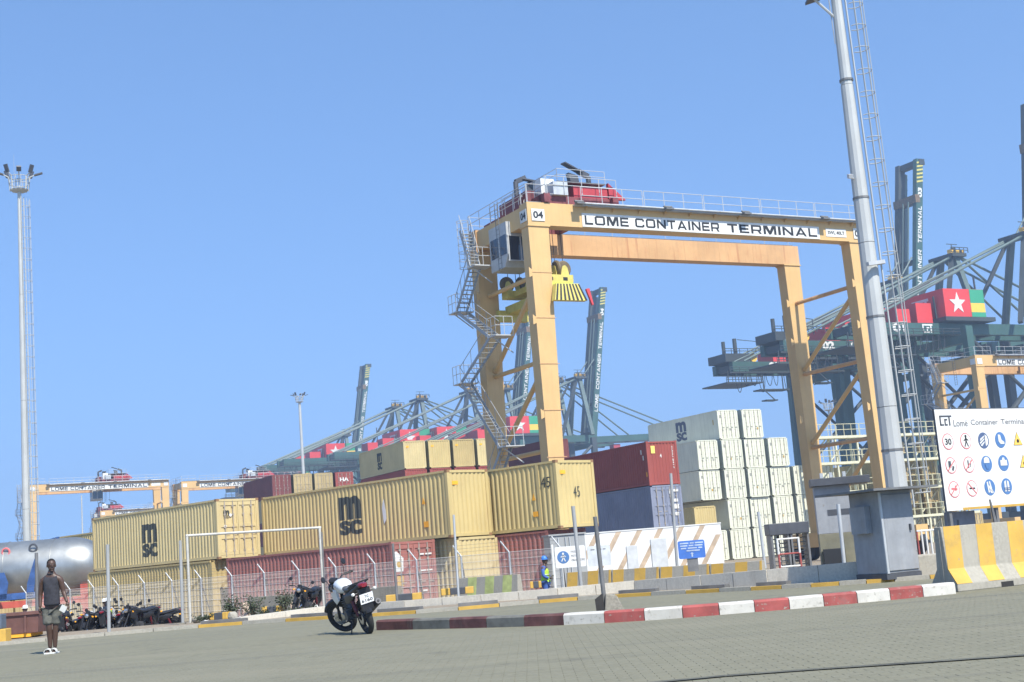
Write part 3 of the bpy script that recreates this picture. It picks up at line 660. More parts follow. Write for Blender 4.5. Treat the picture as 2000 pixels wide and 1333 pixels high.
def rtg(label, num, loc, tu=3.4, big=True, group='yellow gantry cranes of the yard'):
    t = thing('gantry_crane', label, 'crane', loc, G2, group)
    def P(name, mb, mt, parent=t, **k): return mb.build(name, mt, parent, **k)
    lt = .9  # leg depth
    for side in (0, 1):
        for v in (0, WB):
            m_ = MB()
            if side == 0: xs = ((-1.39, 0), (-1.28, -.42))
            else: xs = ((S_, XO), (S_+.42, XO-.11))
            (a0, a1), (b0, b1) = xs; zb = 1.2
            m_.hexa([(b0, v+.05, zb), (b1, v+.05, zb), (b1, v+lt+.05, zb), (b0, v+lt+.05, zb), (a0, v+.03, ZB), (a1, v+.03, ZB), (a1, v+lt-.03, ZB), (a0, v+lt-.03, ZB)])
            lg = P('leg', m_, m_rtg if v == 0 else m_rtg)
            fl = MB(); fl.box(a0-.06, a1+.06, v-.04, v+lt+.04, ZB-.07, ZB-.003); P('flange', fl, m_rtg, lg)
            br = MB()
            for z_ in (17.8, 15.0, 9.5): br.prism([(0, 0), (.22, .1), (.22, .45), (0, .6)], ((a0 if side == 0 else a0+.02)-.2, v-.0, z_), (1, 0, 0), (0, 0, 1), (0, 1, 0), .05)
            P('lug_plate', br, m_rtg, lg)
        # sill beam and wheels
        xc = -.7 if side == 0 else XO-.7
        sm = MB().box(xc-.5, xc+.5, -2.6, WB+lt+2.6, .9, 1.9); P('sill_beam', sm, m_rtg)
        for v in (-2.0, -.6, WB+1.4, WB+2.9):
            wmb = MB(); wmb.lathe([(.2, -.3), (.7, -.3), (.78, -.2), (.78, .2), (.7, .3), (.2, .3)], 20, (xc, v, .78), 'x'); P('wheel', wmb, m_black, smooth=True)
        # horizontal and diagonal braces between front and rear legs
        xb = -.72 if side == 0 else XO-.72
        for z_ in (18.1, 13.0, 7.8):
            P('brace', MB().tube((xb, lt, z_), (xb, WB, z_), .14, 8), m_rtg if side == 0 else m_rtgr, smooth=True)
        for (za, zb_) in ((17.6, 13.3), (12.5, 8.1), (7.3, 2.2)):
            P('brace', MB().tube((xb, lt, za), (xb, WB, zb_), .15, 8), m_rtg, smooth=True)
            if side == 0: pass
    for v, nm in ((0, 'front'), (WB, 'rear')):
        m_ = MB(); m_.box(-1.39, XO, v, v+.9, ZB, ZT)
        P('girder', m_, m_rtg if v == 0 else m_rtgr)
        m_ = MB(); m_.box(-1.2, XO-.2, v+.3, v+.5, ZT+.003, ZT+.14); P('trolley_rail', m_, m_galvd)
    sm_h = MB().box(-1.31, .02, -.012, 0, 0, .035).mesh('weld_seam', m_rtgr)
    for k in range(6): link('weld_seam', sm_h, t).location = ((0, .0, 4.5+2.6*k) if False else (-.02-.02*(6-k), .02, 4.6+2.7*k))
    sm_v = MB().box(0, .03, -.008, -.001, ZB+.02, ZT-.02).mesh('weld_seam', m_rtgr); x = 2.9
    while x < S_: link('weld_seam', sm_v, t).location = (x, WB, 0); x += 2.93
    # end tie beams
    for x0 in (-1.3,): P('tie_beam', MB().box(x0, x0+.8, .903, WB-.003, ZB+.1, ZT-.1), m_rtg)
    # walkway at the front girder
    zw = ZT-.12
    P('walkway', MB().box(1.75, XO+.1, -.34, -.01, zw, zw+.07), m_galv)
    P('cable_tray', MB().box(1.8, XO, -.42, -.345, zw-.03, zw+.17), m_grey)
    P('cable_pipe', MB().tube((2.2, -.48, zw+.1), (XO-.3, -.48, zw+.1), .055, 8), m_galv)
    x = 2.6; bm__ = MB().prism([(0, 0), (-.33, 0), (0, -.25)], (0, -.01, zw-.003), (0, 1, 0), (0, 0, 1), (1, 0, 0), .03).mesh('bracket', m_rtg)
    while x < XO: link('bracket', bm__, t).location = (x, 0, 0); x += 1.9
    rl = MB(); x = 2.2
    while x < XO-1:
        x2 = min(x+4.4, XO+.05); railing(rl, [(x, -.33, zw+.05), (x2, -.33, zw+.05)], 1.1, 1.47, .024); x = x2+.12
    P('handrail', rl, m_rail)
    rl = MB(); railing(rl, [(-1.3, WB+1.0, ZT), (XO, WB+1.0, ZT)], 1.1, 2.2, .02); P('handrail', rl, m_rail)
    rl = MB(); railing(rl, [(-1.3, 0.02, ZT), (1.5, .02, ZT)], 1.1, 1.4, .022); railing(rl, [(-1.36, .02, ZT), (-1.36, WB+.9, ZT)], 1.1, 1.5, .022); P('handrail', rl, m_rail)
    # front lettering panel
    P('sign_panel', MB().box(2.32, 20.67, -.035, -.005, 20.99, 21.83), m_pwhite)
    if big:
        for word, x0, x1 in (('LOME', 2.5, 5.62), ('CONTAINER', 6.1, 12.45), ('TERMINAL', 13.1, 20.45)):
            blockword(word, m_black, t, (x0, -.04, 21.12), (1, 0, 0), (0, 0, 1), x1-x0, .57)
    else:
        for word, x0, x1 in (('LOME', 2.6, 5.6), ('CONTAINER', 6.1, 12.4), ('TERMINAL', 13.1, 20.4)):
            blockword(word, m_black, t, (x0, -.05, 21.1), (1, 0, 0), (0, 0, 1), x1-x0, .62)
    P('load_plate', MB().box(21.25, 23.0, -.03, -.005, 21.2, 21.75), m_pwhite)
    if big: letters('SWL 40LT', m_black, t, (21.4, -.035, 21.36), (1, 0, 0), (0, 0, 1), 1.45, .24, .03)
    # floodlights under the walkway
    for x in (1.9, 8.3, 14.3, 20.8):
        fl = MB(); fl.box(x-.28, x+.28, -.78, -.48, zw-.02, zw+.08); fl.tube((x-.3, -.52, zw+.17), (x+.3, -.52, zw+.17), .08, 6); P('floodlight', fl, m_galvd)
    # number plates
    for (p0, xd, w_) in (((-1.14, -.03, 21.2), (1, 0, 0), .88), ((-1.42, .84, 21.2), (0, -1, 0), .78), ((-1.42, WB+.82, 21.2), (0, -1, 0), .74), ((XO-1.0, -.03, 21.15), (1, 0, 0), .8)):
        flat('number_plate', rect(w_, .72), m_pwhite, t, p0, xd, (0, 0, 1), .02)
        if num:
            n_ = Vector(xd).cross(Vector((0, 0, 1)))
            letters(num, m_black, t, Vector(p0)+n_*.03+Vector(xd)*w_*.12+Vector((0, 0, .14)), xd, (0, 0, 1), w_*.76, .44, .03)
    # zigzag stair on the outer left side
    if True:
        st = [((8.1, 3.4), (12.8, 8.0)), ((12.8, 8.0), (14.9, 3.7)), ((14.9, 3.7), (17.3, 7.9)), ((17.3, 7.9), (19.6, 5.6)), ((19.6, 5.6), (22.2, 6.6))]
        st = [((4.0, 7.6), (8.3, 3.3))] + st
        for (za, va), (zb_, vb) in st:
            m_ = MB(); stairflight(m_, (-2.55, va, za), (-2.55, vb, zb_)); P('stair_flight', m_, m_grey)
        for z_, v in ((8.3, 3.0), (12.8, 8.3), (14.9, 3.2), (17.3, 8.2), (19.6, 5.2)):
            m_ = MB(); m_.box(-2.7, -1.45, v-.55, v+.55, z_-.06, z_); railing(m_, [(-2.68, v+.53, z_), (-2.68, v-.53, z_), (-1.5, v-.53, z_)], 1.1, .6, .022); P('stair_landing', m_, m_rail)
            P('landing_bracket', MB().beam((-2.6, v, z_-.08), (-1.3, v, z_-1.0), .06), m_galv)
        m_ = MB()
        for k in range(7): m_.torus(.38, .018, (-2.15, WB+.2, 19.9+k*.5), 'z', 10, 4)
        for a in (0, 60, 120, 180, 240, 300): m_.tube((-2.15+.38*math.cos(R_(a)), WB+.2+.38*math.sin(R_(a)), 19.9), (-2.15+.38*math.cos(R_(a)), WB+.2+.38*math.sin(R_(a)), 22.9), .014, 4)
        P('safety_cage', m_, m_rail)
        m_ = MB()
        for s in (-.2, .2): m_.tube((-1.6, 3.4+s, 19.0), (-1.6, 3.4+s, 23.2), .025, 5)
        z_ = 19.1
        while z_ < 23: m_.tube((-1.6, 3.2, z_), (-1.6, 3.6, z_), .015, 4); z_ += .3
        P('ladder', m_, m_galvd)
    # ---------------- trolley (all shifted by tu)
    T = Matrix.Translation((tu, 0, 0))
    def Q(name, mb, mt, parent=t, **k):
        o = mb.build(name, mt, parent, **k)
        if parent is t: o.matrix_local = T
        return o
    zt = ZT+.05; m_dred = mat('trolley_dark_red', (.22, .06, .065), .6, var=.25)
    m_ = MB(); m_.box(-3.6, -3.2, -.1, WB+1, zt, zt+.55); m_.box(1.2, 1.6, -.1, WB+1, zt, zt+.55)
    m_.box(-3.6, 1.6, .25, .6, zt, zt+.5); m_.box(-3.6, 1.6, WB+.25, WB+.6, zt, zt+.5); tf = Q('trolley_frame', m_, m_dred)
    m_ = MB(); m_.box(-1.3, 1.1, .3, 1.6, zt+.503, zt+1.2); m_.prism([(0, 0), (1.2, 0), (0, 1.0)], (1.15, .2, zt+.5), (1, 0, 0), (0, 0, 1), (0, 1, 0), .25); m_.prism([(0, 0), (1.2, 0), (0, 1.0)], (1.15, 1.4, zt+.5), (1, 0, 0), (0, 0, 1), (0, 1, 0), .25); Q('machinery_housing', m_, m_crimson)
    Q('roof_plate', MB().box(-2.2, 1.2, .6, 4.8, zt+1.5, zt+1.57), m_galvd)
    Q('hoist_drum', MB().lathe([(.2, -1.6), (.55, -1.6), (.55, -1.5), (.42, -1.48), (.42, 1.48), (.55, 1.5), (.55, 1.6), (.2, 1.6)], 20, (-.4, 2.6, zt+.95), 'x'), m_dgrey, smooth=True)
    Q('motor_box', MB().box(-2.9, -1.9, -.05, .9, zt+.5, zt+1.3), m_galv); Q('control_box', MB().box(-3.15, -2.2, 0.95, 1.7, zt+.6, zt+1.75), m_pwhite)
    Q('gear_case', MB().lathe([(.0, -.3), (.42, -.3), (.42, .3), (0, .3)], 16, (1.0, 3.4, zt+.95), 'x'), m_dgrey, smooth=True)
    m_ = MB(); m_.beam((-4.1, 1.2, zt+.1), (-4.1, 4.5, zt+.1), .18, .25); m_.beam((-4.15, 1.1, zt-1.3), (-4.15, 1.1, zt+.9), .12); m_.beam((-4.15, 1.1, zt+.9), (-4.15, 3.6, zt-1.0), .12); m_.beam((-4.15, 1.1, zt-1.25), (-4.15, 4.0, zt-1.25), .12); m_.beam((-4.1, 1.2, zt+.1), (-3.4, 1.2, zt+.1), .18); m_.box(-3.9, -3.3, 1.5, 5.0, zt-.2, zt+1.1); Q('cabin_support', m_, m_dred)
    # floodlight masts on the trolley
    for (x, v, dx) in ((.4, 1.2, -1), (-3.6, 3.2, 1)):
        zt0 = zt; zt = zt-.95; m_ = MB(); m_.tube((x, v, zt+1.4), (x, v, zt+3.1), .16, 8); m_.beam((x, v, zt+3.1), (x+dx*.7, v, zt+3.4), .22, .3); m_.beam((x+dx*.5, v, zt+3.3), (x+dx*(1.9 if dx < 0 else 1.2), v-.3, zt+(3.75 if dx < 0 else 3.1)), .42, .08); m_.prism([(0, 0), (.65, .15), (.5, -.65), (-.1, -.6)], (x+dx*.8, v-.1, zt+3.1), (dx, 0, 0), (0, 0, 1), (0, 1, 0), .35)
        Q('lamp_arm', m_, m_dgrey); zt = zt0
    m_ = MB(); railing(m_, [(-3.5, -.1, zt+.5), (-3.5, 5.2, zt+.5)], 1.1, 1.2, .024); railing(m_, [(-3.4, -.1, zt+.5), (1.5, -.1, zt+.5)], 1.1, 1.4, .024); railing(m_, [(-2.2, .6, zt+1.57), (1.2, .6, zt+1.57)], .75, 1.7, .02); railing(m_, [(-2.2, .6, zt+1.57), (-2.2, 4.8, zt+1.57)], .75, 1.7, .02); railing(m_, [(-4.6, 1, zt-.2), (-4.6, 5, zt-.2)], 1.1, 1, .024); Q('handrail', m_, m_rail)
    m_ = MB()
    for k in range(4): m_.torus(.33, .03, (-4.0+.1*k, 2.0+.12*k, zt+.55), 'x', 14, 5)
    Q('cable_coil', m_, m_pwhite)
    # operator cabin
    cx0, cx1, cv0, cv1, cz0, cz1 = -5.0, -3.0, 2.35, 4.6, 19.05, 21.75
    m_ = MB(); m_.hexa([(cx0, cv0+.5, cz0), (cx1, cv0+.5, cz0), (cx1, cv1, cz0), (cx0, cv1, cz0), (cx0, cv0, cz0+.7), (cx1, cv0, cz0+.7), (cx1, cv1, cz0+.7), (cx0, cv1, cz0+.7)]); m_.box(cx0, cx1, cv0, cv1, cz0+.7, cz1)
    cb = Q('operator_cabin', m_, mat('cabin_pale_grey', (.46, .47, .46), .5, var=.12, streak=.3))
    m_ = MB(); m_.box(cx0+.15, cx0+.85, cv0-.012, cv0+.01, cz0+.35, cz1-.9); m_.box(cx0+.95, cx1-.12, cv0-.012, cv0+.01, cz0+.35, cz1-.9)
    for a, b in ((cv0+.12, cv0+.95), (cv0+1.15, cv1-.15)): m_.box(cx0-.012, cx0+.01, a, b, cz0+.75, cz1-.75)
    m_.box(cx0+.1, cx1-.1, cv0-.01, cv0+.02, cz0+.72, cz0+.74)
    w_ = m_.build('cabin_window', m_glass, cb)
    m_ = MB()
    for x in (cx0+.08, cx0+.9, cx1-.06): m_.beam((x, cv0-.03, cz0+.3), (x, cv0-.03, cz1-.85), .06)
    m_.beam((cx0, cv0-.03, cz1-.86), (cx1, cv0-.03, cz1-.86), .06); m_.beam((cx0, cv0-.03, cz0+.3), (cx1, cv0-.03, cz0+.3), .06); m_.build('window_frame', m_rail, cb)
    # ropes, sheave blocks, headblock, spreader; the load hangs between the girders
    xs0 = -.6; zh = 18.65; T = Matrix.Translation((tu-.62, 0, 0))
    rp = MB()
    for x, v in ((-2.75, 1.0), (-2.2, 1.0), (-1.95, 1.1), (-1.45, 1.0), (-2.75, 5.6), (-2.2, 5.6), (-1.9, 5.6), (-1.4, 5.6)):
        rp.tube((x, v, zh), (x+.12, v+.25, zt+1.0), .022, 5)
    Q('hoist_rope', rp, m_rope)
    for v in (1.0, 5.6):
        for x, ax_ in ((-2.85, 'y'), (-1.95, 'x'), (-1.45, 'y')):
            m_ = MB(); m_.lathe([(0, -.1), (.42, -.12), (.5, -.05), (.5, .05), (.42, .12), (0, .1)], 18, (x, v, zh-.05), ax_); sh_ = Q('sheave', m_, m_sheave, smooth=True)
            hh = MB()
            off = (.16 if ax_ == 'y' else 0); hh.prism([(-.2, 0), (-.12, .2), (.05, .25), (.2, .1), (.3, -.45), (-.3, -.45)], (x if ax_ == 'y' else x-.16, v-off if ax_ == 'y' else v, zh-.1), (1, 0, 0) if ax_ == 'y' else (0, 1, 0), (0, 0, 1), (0, 1, 0) if ax_ == 'y' else (1, 0, 0), .03)
            o = hh.build('sheave_cheek', m_spr, sh_)
    m_ = MB(); m_.box(-3.05, -1.05, .6, 1.4, zh-.95, zh-.5); m_.box(-3.05, -1.05, 5.2, 6.0, zh-.95, zh-.5); m_.box(-2.6, -1.5, 1.403, 5.197, zh-.9, zh-.55); Q('head_block', m_, m_spr)
    m_ = MB(); m_.box(-2.75, -2.45, .585, .6, zh-.85, zh-.65); m_.box(-1.75, -1.45, .585, .6, zh-.85, zh-.65); Q('slot_hole', m_, m_black)
    m_ = MB(); m_.box(-2.95, -1.15, .5, 1.3, zh-1.2, zh-.98); Q('spreader_beam', m_, mat('lime_yellow', (.62, .75, .1), .5))
    m_ = MB(); m_.box(-2.5, -1.6, -.35, 6.7, zh-1.75, zh-1.25); m_.hexa([(-3.15, -.6, zh-2.3), (-.95, -.6, zh-2.3), (-.95, -.2, zh-2.3), (-3.15, -.2, zh-2.3), (-2.85, -.4, zh-1.25), (-1.3, -.4, zh-1.25), (-1.3, 0, zh-1.25), (-2.85, 0, zh-1.25)]); m_.box(-3.1, -1.0, 6.5, 6.9, zh-2.2, zh-1.5); sp = Q('spreader', m_, m_spr)
    m_ = MB()
    for k in range(8):
        a = -2.8+.2*k; b = -3.08+.285*k
        m_.hexa([(b, -.625, zh-2.28), (b+.12, -.625, zh-2.28), (b+.12, -.58, zh-2.28), (b, -.58, zh-2.28), (a, -.425, zh-1.28), (a+.09, -.425, zh-1.28), (a+.09, -.38, zh-1.28), (a, -.38, zh-1.28)])
    m_.build('warning_stripe', m_black, sp)
    mfl = mat('flipper_red', (.5, .05, .06), .5); MB().beam((-.9, -.6, zh-1.6), (-.72, -.75, zh-2.6), .24, .14, w2=.1).build('flipper_arm', mfl, sp); MB().beam((-3.1, 6.9, zh-1.9), (-3.2, 6.9, zh-2.7), .2, .12).build('flipper_arm', mfl, sp)
    return t
crane04 = rtg('big yellow gantry crane numbered 04 standing over the container rows', '04', (GP.x, GP.y, -.75), 3.4, True)
_f = crane04
def rtg2(label, px, py, du):
    P = gr(px, py, 20.2); t = rtg(label, None, (P.x, P.y, -.75), du, False); return t
f_first = rtg2('yellow gantry crane far left, behind the silver tank and the lamp mast', 316, 951, 15.5)
f_first.location = (gr(316, 951, 20.2)-D2(G2)*S_).to_tuple()[:2]+(-.75,)
def rid(o):
    for c_ in list(o.children): rid(c_)
    bpy.data.objects.remove(o)
for ch in list(f_first.children):
    if ch.name.split('.')[0] in ('sheave', 'head_block', 'slot_hole', 'spreader_beam', 'spreader'): rid(ch)
SKIP = ()
def rtg_copy(src, label, px, py, shift):
    c = copy_tree(src); P = gr(px, py, 20.2); c.location = (P.x, P.y, -.75); c['label'] = label
    tr = {'trolley_frame', 'machinery_housing', 'roof_plate', 'hoist_drum', 'motor_box', 'control_box', 'gear_case', 'cabin_support', 'lamp_arm', 'operator_cabin', 'hoist_rope', 'sheave', 'head_block', 'slot_hole', 'spreader_beam', 'spreader', 'cable_coil'}
    for ch in c.children:
        if ch.name.split('.')[0] in tr: ch.location.x += shift
    return c
rtg_copy(f_first, 'yellow gantry crane far off whose beam runs behind the maroon container', 368, 954, 0.5)
rtg_copy(f_first, 'smallest yellow gantry crane, seen under the beam of the far left one', 207, 1008, -13)
rtg_copy(f_first, 'yellow gantry crane at the right edge behind the white sign board', 1922, 715, 2)

# ================================================================== SHIP TO SHORE CRANES
m_gr = mat('quay_crane_green', (.045, .105, .09), .55, var=.15, vscale=.2, streak=.3)
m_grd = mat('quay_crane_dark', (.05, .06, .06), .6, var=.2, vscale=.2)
m_grl = mat('quay_crane_grey_green', (.115, .16, .145), .55, var=.15, vscale=.2)
m_hred = mat('house_red', (.62, .05, .045), .5, var=.06, vscale=.2)
m_flagg = mat('flag_green', (.04, .3, .16), .5, var=.05); m_flagy = mat('flag_yellow', (.85, .5, .06), .5, var=.05)
def star(r_, cx, cy): return [(cx+(r_ if k % 2 == 0 else r_*.4)*math.sin(math.pi*k/5), cy+(r_ if k % 2 == 0 else r_*.4)*math.cos(math.pi*k/5)) for k in range(10)]
def quay_crane(label, px, py, num, raised, house=True):
    gear = num in ('03', '02')
    P = gr(px, py, 66.25); t = thing('quay_crane', label, 'crane', (P.x, P.y, -.75), G2, 'ship cranes along the quay')
    def Q(name, mb, mt, parent=t, **k): return mb.build(name, mt, parent, **k)
    for x in (0, -30):
        for y in (-9, 9):
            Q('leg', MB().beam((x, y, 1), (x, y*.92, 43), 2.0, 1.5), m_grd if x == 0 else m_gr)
        Q('portal_beam', MB().box(x-.8, x+.8, -8.2, 8.2, 39.5, 41.2), m_gr); Q('sill_beam', MB().box(x-1, x+1, -12, 12, 1.2, 3.2), m_grd)
        Q('portal_beam', MB().box(x-.7, x+.7, -8, 8, 16, 17.6), m_gr)
    for y in (-9, 9):
        Q('tie_beam', MB().box(-29, -1, y-.6, y+.6, 16, 17.6), m_gr); Q('diagonal', MB().tube((-29, y, 17.6), (-1, y*.94, 40), .55, 8), m_grd); Q('diagonal', MB().tube((-1, y, 17.6), (-29, y*.94, 40), .4, 8), m_grd)
    for y in (-3.4, 3.4): Q('main_girder', MB().box(-58, 2, y-.7, y+.7, 42, 44.4), m_gr)
    for x in (-57, -45, -15, 1): Q('cross_beam', MB().box(x-.5, x+.5, -2.65, 2.65, 42.3, 43.9), m_grd)
    # back reach machinery and hanging cable loops
    m_ = MB(); m_.box(-60, -40, -5.4, -4.1, 41.4, 41.7); railing(m_, [(-60, -5.4, 41.7), (-28, -5.4, 41.7)], 1.2, 3, .09); m_.box(-61, -50, -5, 5, 39, 39.3); railing(m_, [(-61, -5, 39.3), (-50, -5, 39.3)], 1.2, 2, .09)
    for x in (-60.5, -55, -50.5): m_.beam((x, -5, 39), (x, -5, 42), .2)
    m_.box(-51, -42, -5, -2, 37.2, 37.5); m_.beam((-50, -5, 37.3), (-50, -5, 41), .2); m_.beam((-44, -5, 37.3), (-44, -5, 41), .2); m_.beam((-47, -5, 34.8), (-50, -5, 37.3), .2); m_.box(-49.5, -46, -5, -3, 34.6, 34.9); Q('service_platform', m_, m_grd)
    m_ = MB(); m_.tube((-59, -2.5, 44.4), (-59, -2.5, 49.5), .45, 8); m_.tube((-55.5, -2.5, 44.4), (-55.5, -2.5, 50.3), .5, 8); m_.box(-59.5, -52, -3.5, 3.5, 44.5, 46.5); railing(m_, [(-60, -3.5, 46.5), (-45, -3.5, 46.5)], 1.2, 2.5, .09); m_.beam((-55, -3, 50), (-48, -3, 49.5), .15); m_.beam((-48, -3, 49.5), (-48, -3, 46), .15)
    if gear: Q('winch', m_, m_grd)
    if gear: Q('winch_drum', MB().lathe([(0, -3), (1.1, -3), (1.1, 3), (0, 3)], 14, (-50.5, 0, 45.6), 'y'), m_flagy, smooth=True)
    m_ = MB(); x = -58.0
    for k in range(12):
        wd_ = 2.2 if k < 5 else 1.6; dp = 3.4 if k % 3 else 5; x1 = x+wd_; pts = [(x+wd_*i/8, -4.4, 41.8-dp*math.sin(math.pi*i/8)**.6) for i in range(9)]; m_.path(pts, .1, 4); x = x1+.15+(1.5 if k == 5 else 0)
    Q('cable_loop', m_, m_black)
    # machinery house
    hx0, hx1, hy0, hy1, hz0, hz1 = -32.5, -20.5, -5.5, 11.5, 45.6, 51.8
    if house:
        hs = Q('machinery_house', MB().box(hx0, hx1, hy0, hy1, hz0, hz1), m_hred)
        fx = -24.7
        MB().box(fx, hx1+.05, hy0-.06, hy0-.01, hz0+3.1, hz1-.05).build('flag_stripe', m_flagg, hs); MB().box(fx, hx1+.05, hy0-.06, hy0-.01, hz0+1.1, hz0+3.1).build('flag_stripe', m_flagy, hs); MB().box(fx, hx1+.05, hy0-.06, hy0-.01, hz0+.02, hz0+1.1).build('flag_stripe', m_flagg, hs)
        flat('star', star(2.5, 0, 0), m_pwhite, hs, (-28.6, hy0-.03, hz0+3.0), (1, 0, 0), (0, 0, 1), .05)
        yl = hy0+9.4; g_ = MB()   # crane logo: three joined letters
        for poly in ([(0, 0), (.6, 0), (.6, 3.2), (4.9, 3.2), (4.9, 3.8), (0, 3.8)], [(0, 0), (1.7, 0), (1.7, .55), (0, .55)], [(2.0, 0), (3.3, 0), (3.3, .5), (2.5, .5), (2.5, 1.9), (3.3, 1.9), (3.3, 2.4), (2.0, 2.4)], [(3.8, 0), (4.4, 0), (4.4, 3.2), (3.8, 3.2)]):
            g_.prism(poly, (hx0-.03, yl, hz0+1.1), (0, -1, 0), (0, 0, 1), (-1, 0, 0), .05)
        g_.build('logo', m_pwhite, hs)
        Q('red_cabinet', MB().box(-38.5, -34, -3, 3, 44.5, 49), m_hred); Q('red_cabinet', MB().box(-44.5, -40.5, -3, 3, 44.5, 47.6), m_hred)
    Q('house_platform', MB().box(-33.5, -18.5, -6.3, 12, 44.6, 45.5), m_grd)
    # A frame with apex platform
    for y in (-9, 9): Q('apex_leg', MB().beam((0, y*.9, 44), (0, y*.25, 66), 1.5, 1.1), m_grl)
    for y in (-9, 9): Q('apex_leg', MB().beam((-13, y*.9, 44), (-1, y*.25, 66), 1.0, .8), m_grd)
    m_ = MB(); m_.box(-2.5, 2.2, -4, 4, 65.6, 66.4); railing(m_, [(-3, -4.2, 66.4), (2.6, -4.2, 66.4)], 1.3, 1.4, .1); m_.tube((-1, -3, 66.4), (-1, -3, 67.8), .6, 8); m_.tube((1, -3, 66.4), (1, -3, 67.4), .6, 8); m_.beam((-.4, -2, 66.4), (-.4, -2, 69), .15); m_.beam((-2, -2, 69), (1.5, -2, 69), .15); Q('apex_platform', m_, m_grd)
    Q('apex_sheave', MB().box(-2.3, 2.0, -3.4, -2.2, 66.4, 67.4), m_flagy)
    for y in (-1, 1):
        Q('back_stay', MB().tube((-.8, y*2.6, 66), (-54, y*3.4, 44.6), .3, 8), m_grl); Q('back_stay', MB().tube((-.8, y*2.4, 65.6), (-57, y*3.4, 44.4), .24, 6), m_grl)
    for x, z_ in ((-20, 55.2), (-33, 50.5)): Q('stay_post', MB().beam((x, -3.2, 44.4), (x, -3, z_), .3), m_grd)
    # boom
    a = R_(80) if raised else R_(1.0); hx, hz = 3.0, 43.2; L_ = 58; dx, dz = math.cos(a), math.sin(a); nx, nz = -dz, dx
    def bp(s, n_=0.0, y=0.0): return (hx+dx*s+nx*n_, y, hz+dz*s+nz*n_)
    for y in (-3.4, 3.4):
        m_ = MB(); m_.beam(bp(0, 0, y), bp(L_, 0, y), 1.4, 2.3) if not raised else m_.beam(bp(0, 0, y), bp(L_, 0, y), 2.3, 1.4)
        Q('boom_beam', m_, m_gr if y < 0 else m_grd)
    for s in (2, 13, 29, 46, 57): Q('boom_cross_beam', MB().beam(bp(s, 0, -2.7), bp(s, 0, 2.7), 1.4, 1.2), m_grd)
    if raised:
        m_ = MB()
        for s0 in (.0,):
            m_.beam(bp(1, -1.7, 3.0), bp(56, -1.7, 3.0), .8, .5)
            s = 2
            while s < 56: m_.beam(bp(s, -1.2, 2.8), bp(s+1.6, -2.2, 2.8), .15); s += 3
        m_.beam(bp(4, 1.6, -1.5), bp(46, 1.6, -1.5), .35); m_.beam(bp(4, 1.6, .5), bp(46, 1.6, .5), .3)
        Q('boom_walkway', m_, m_grl)
        m_ = MB(); m_.box(-1, 1, -3.8, 3.8, -.6, .6)
        Q('boom_tip_gear', MB().beam(bp(57.4, -.6, -4.3), bp(57.4, -.6, 4.3), 2.0, 1.6), m_grd); Q('boom_service_gear', MB().beam(bp(46.5, .8, -4.2), bp(46.5, .8, 4.2), 1.6, 2.2), mat('rusty_platform', (.22, .15, .08), .8, var=.3))
        for k in range(6):
            s = 51+k*1.1; q0 = [bp(s, 1.1, -4.13), bp(s+.5, 1.1, -4.13), bp(s+1.3, -1.1, -4.13), bp(s+.8, -1.1, -4.13)]
            MB().add(q0+[(p[0], p[1]-.04, p[2]) for p in q0], [(0,1,2,3), (7,6,5,4), (0,4,5,1), (1,5,6,2), (2,6,7,3), (3,7,4,0)]).build('hazard_stripe', m_spr, t)
        up = Vector((dx, 0, dz)); rt = Vector((-nx, 0, -nz))
        for word, s0, s1 in (('LOME', 10, 16.5), ('CONTAINER', 18.5, 32), ('TERMINAL', 34, 44.5)):
            p0 = Vector(bp(s0, -.75, -4.16)); blockword(word, m_pwhite, t, p0, up, -rt, s1-s0, 1.35)
        letters(num, m_pwhite, t, Vector(bp(47, -.8, -4.16)), up, -rt, 2.8, 1.5, .05)
        for y in (-2.5, 2.5):
            Q('boom_stay', MB().tube((1, y, 66), bp(30, 1.2, y), .22, 6), m_grl)
    else:
        for y in (-1, 1):
            Q('boom_stay', MB().tube((1, y*2.4, 66), bp(26, 1.2, y*3.4), .3, 6), m_grl); Q('boom_stay', MB().tube((1, y*2.4, 66), bp(53, 1.2, y*3.4), .3, 6), m_grl)
        Q('trolley_cabin', MB().box(22, 25, -3, 0, 38.5, 41.5), m_crimson)
    if num:
        letters(num, m_pwhite, t, (-47, -4.16, 42.35), (1, 0, 0), (0, 0, 1), 3.6, 1.9, .05)
        g_ = MB()
        for poly in ([(0, 0), (.35, 0), (.35, 1.5), (3, 1.5), (3, 1.85), (0, 1.85)], [(0, 0), (1, 0), (1, .3), (0, .3)], [(1.2, 0), (2, 0), (2, .3), (1.5, .3), (1.5, .9), (2, .9), (2, 1.2), (1.2, 1.2)], [(2.3, 0), (2.65, 0), (2.65, 1.5), (2.3, 1.5)]): g_.prism(poly, (-38.5, -4.13, 42.3), (1, 0, 0), (0, 0, 1), (0, -1, 0), .04)
        g_.build('logo', m_pwhite, t)
    return t
quay_crane('green ship crane numbered 01, nearest at the right, red star house, boom raised', 1989, 455, '01', True)
quay_crane('green ship crane numbered 02, in the middle of the right hand group, boom down', 1850, 497, '02', False)
quay_crane('green ship crane numbered 03 with raised lettered boom beside the near lamp mast', 1735, 548, '03', True)
quay_crane('green ship crane numbered 04, raised boom visible between the big yellow legs', 1125, 735, '04', True)
quay_crane('ship crane behind the front left leg of the big yellow crane, boom raised', 985, 757, '05', True)
quay_crane('ship crane mostly hidden behind the big crane, star house between its legs', 1082, 742, '', False)
quay_crane('ship crane whose red star house shows above the high yellow containers', 916, 762, '', False)
quay_crane('ship crane with the taller pointed frame left of the big crane, boom down', 818, 777, '', False, False)
quay_crane('ship crane with the lower pointed frame, star house above the dark letters', 770, 793, '', False)
quay_crane('farthest ship crane at the left with its boom raised alone against the sky', 672, 848, '08', True)

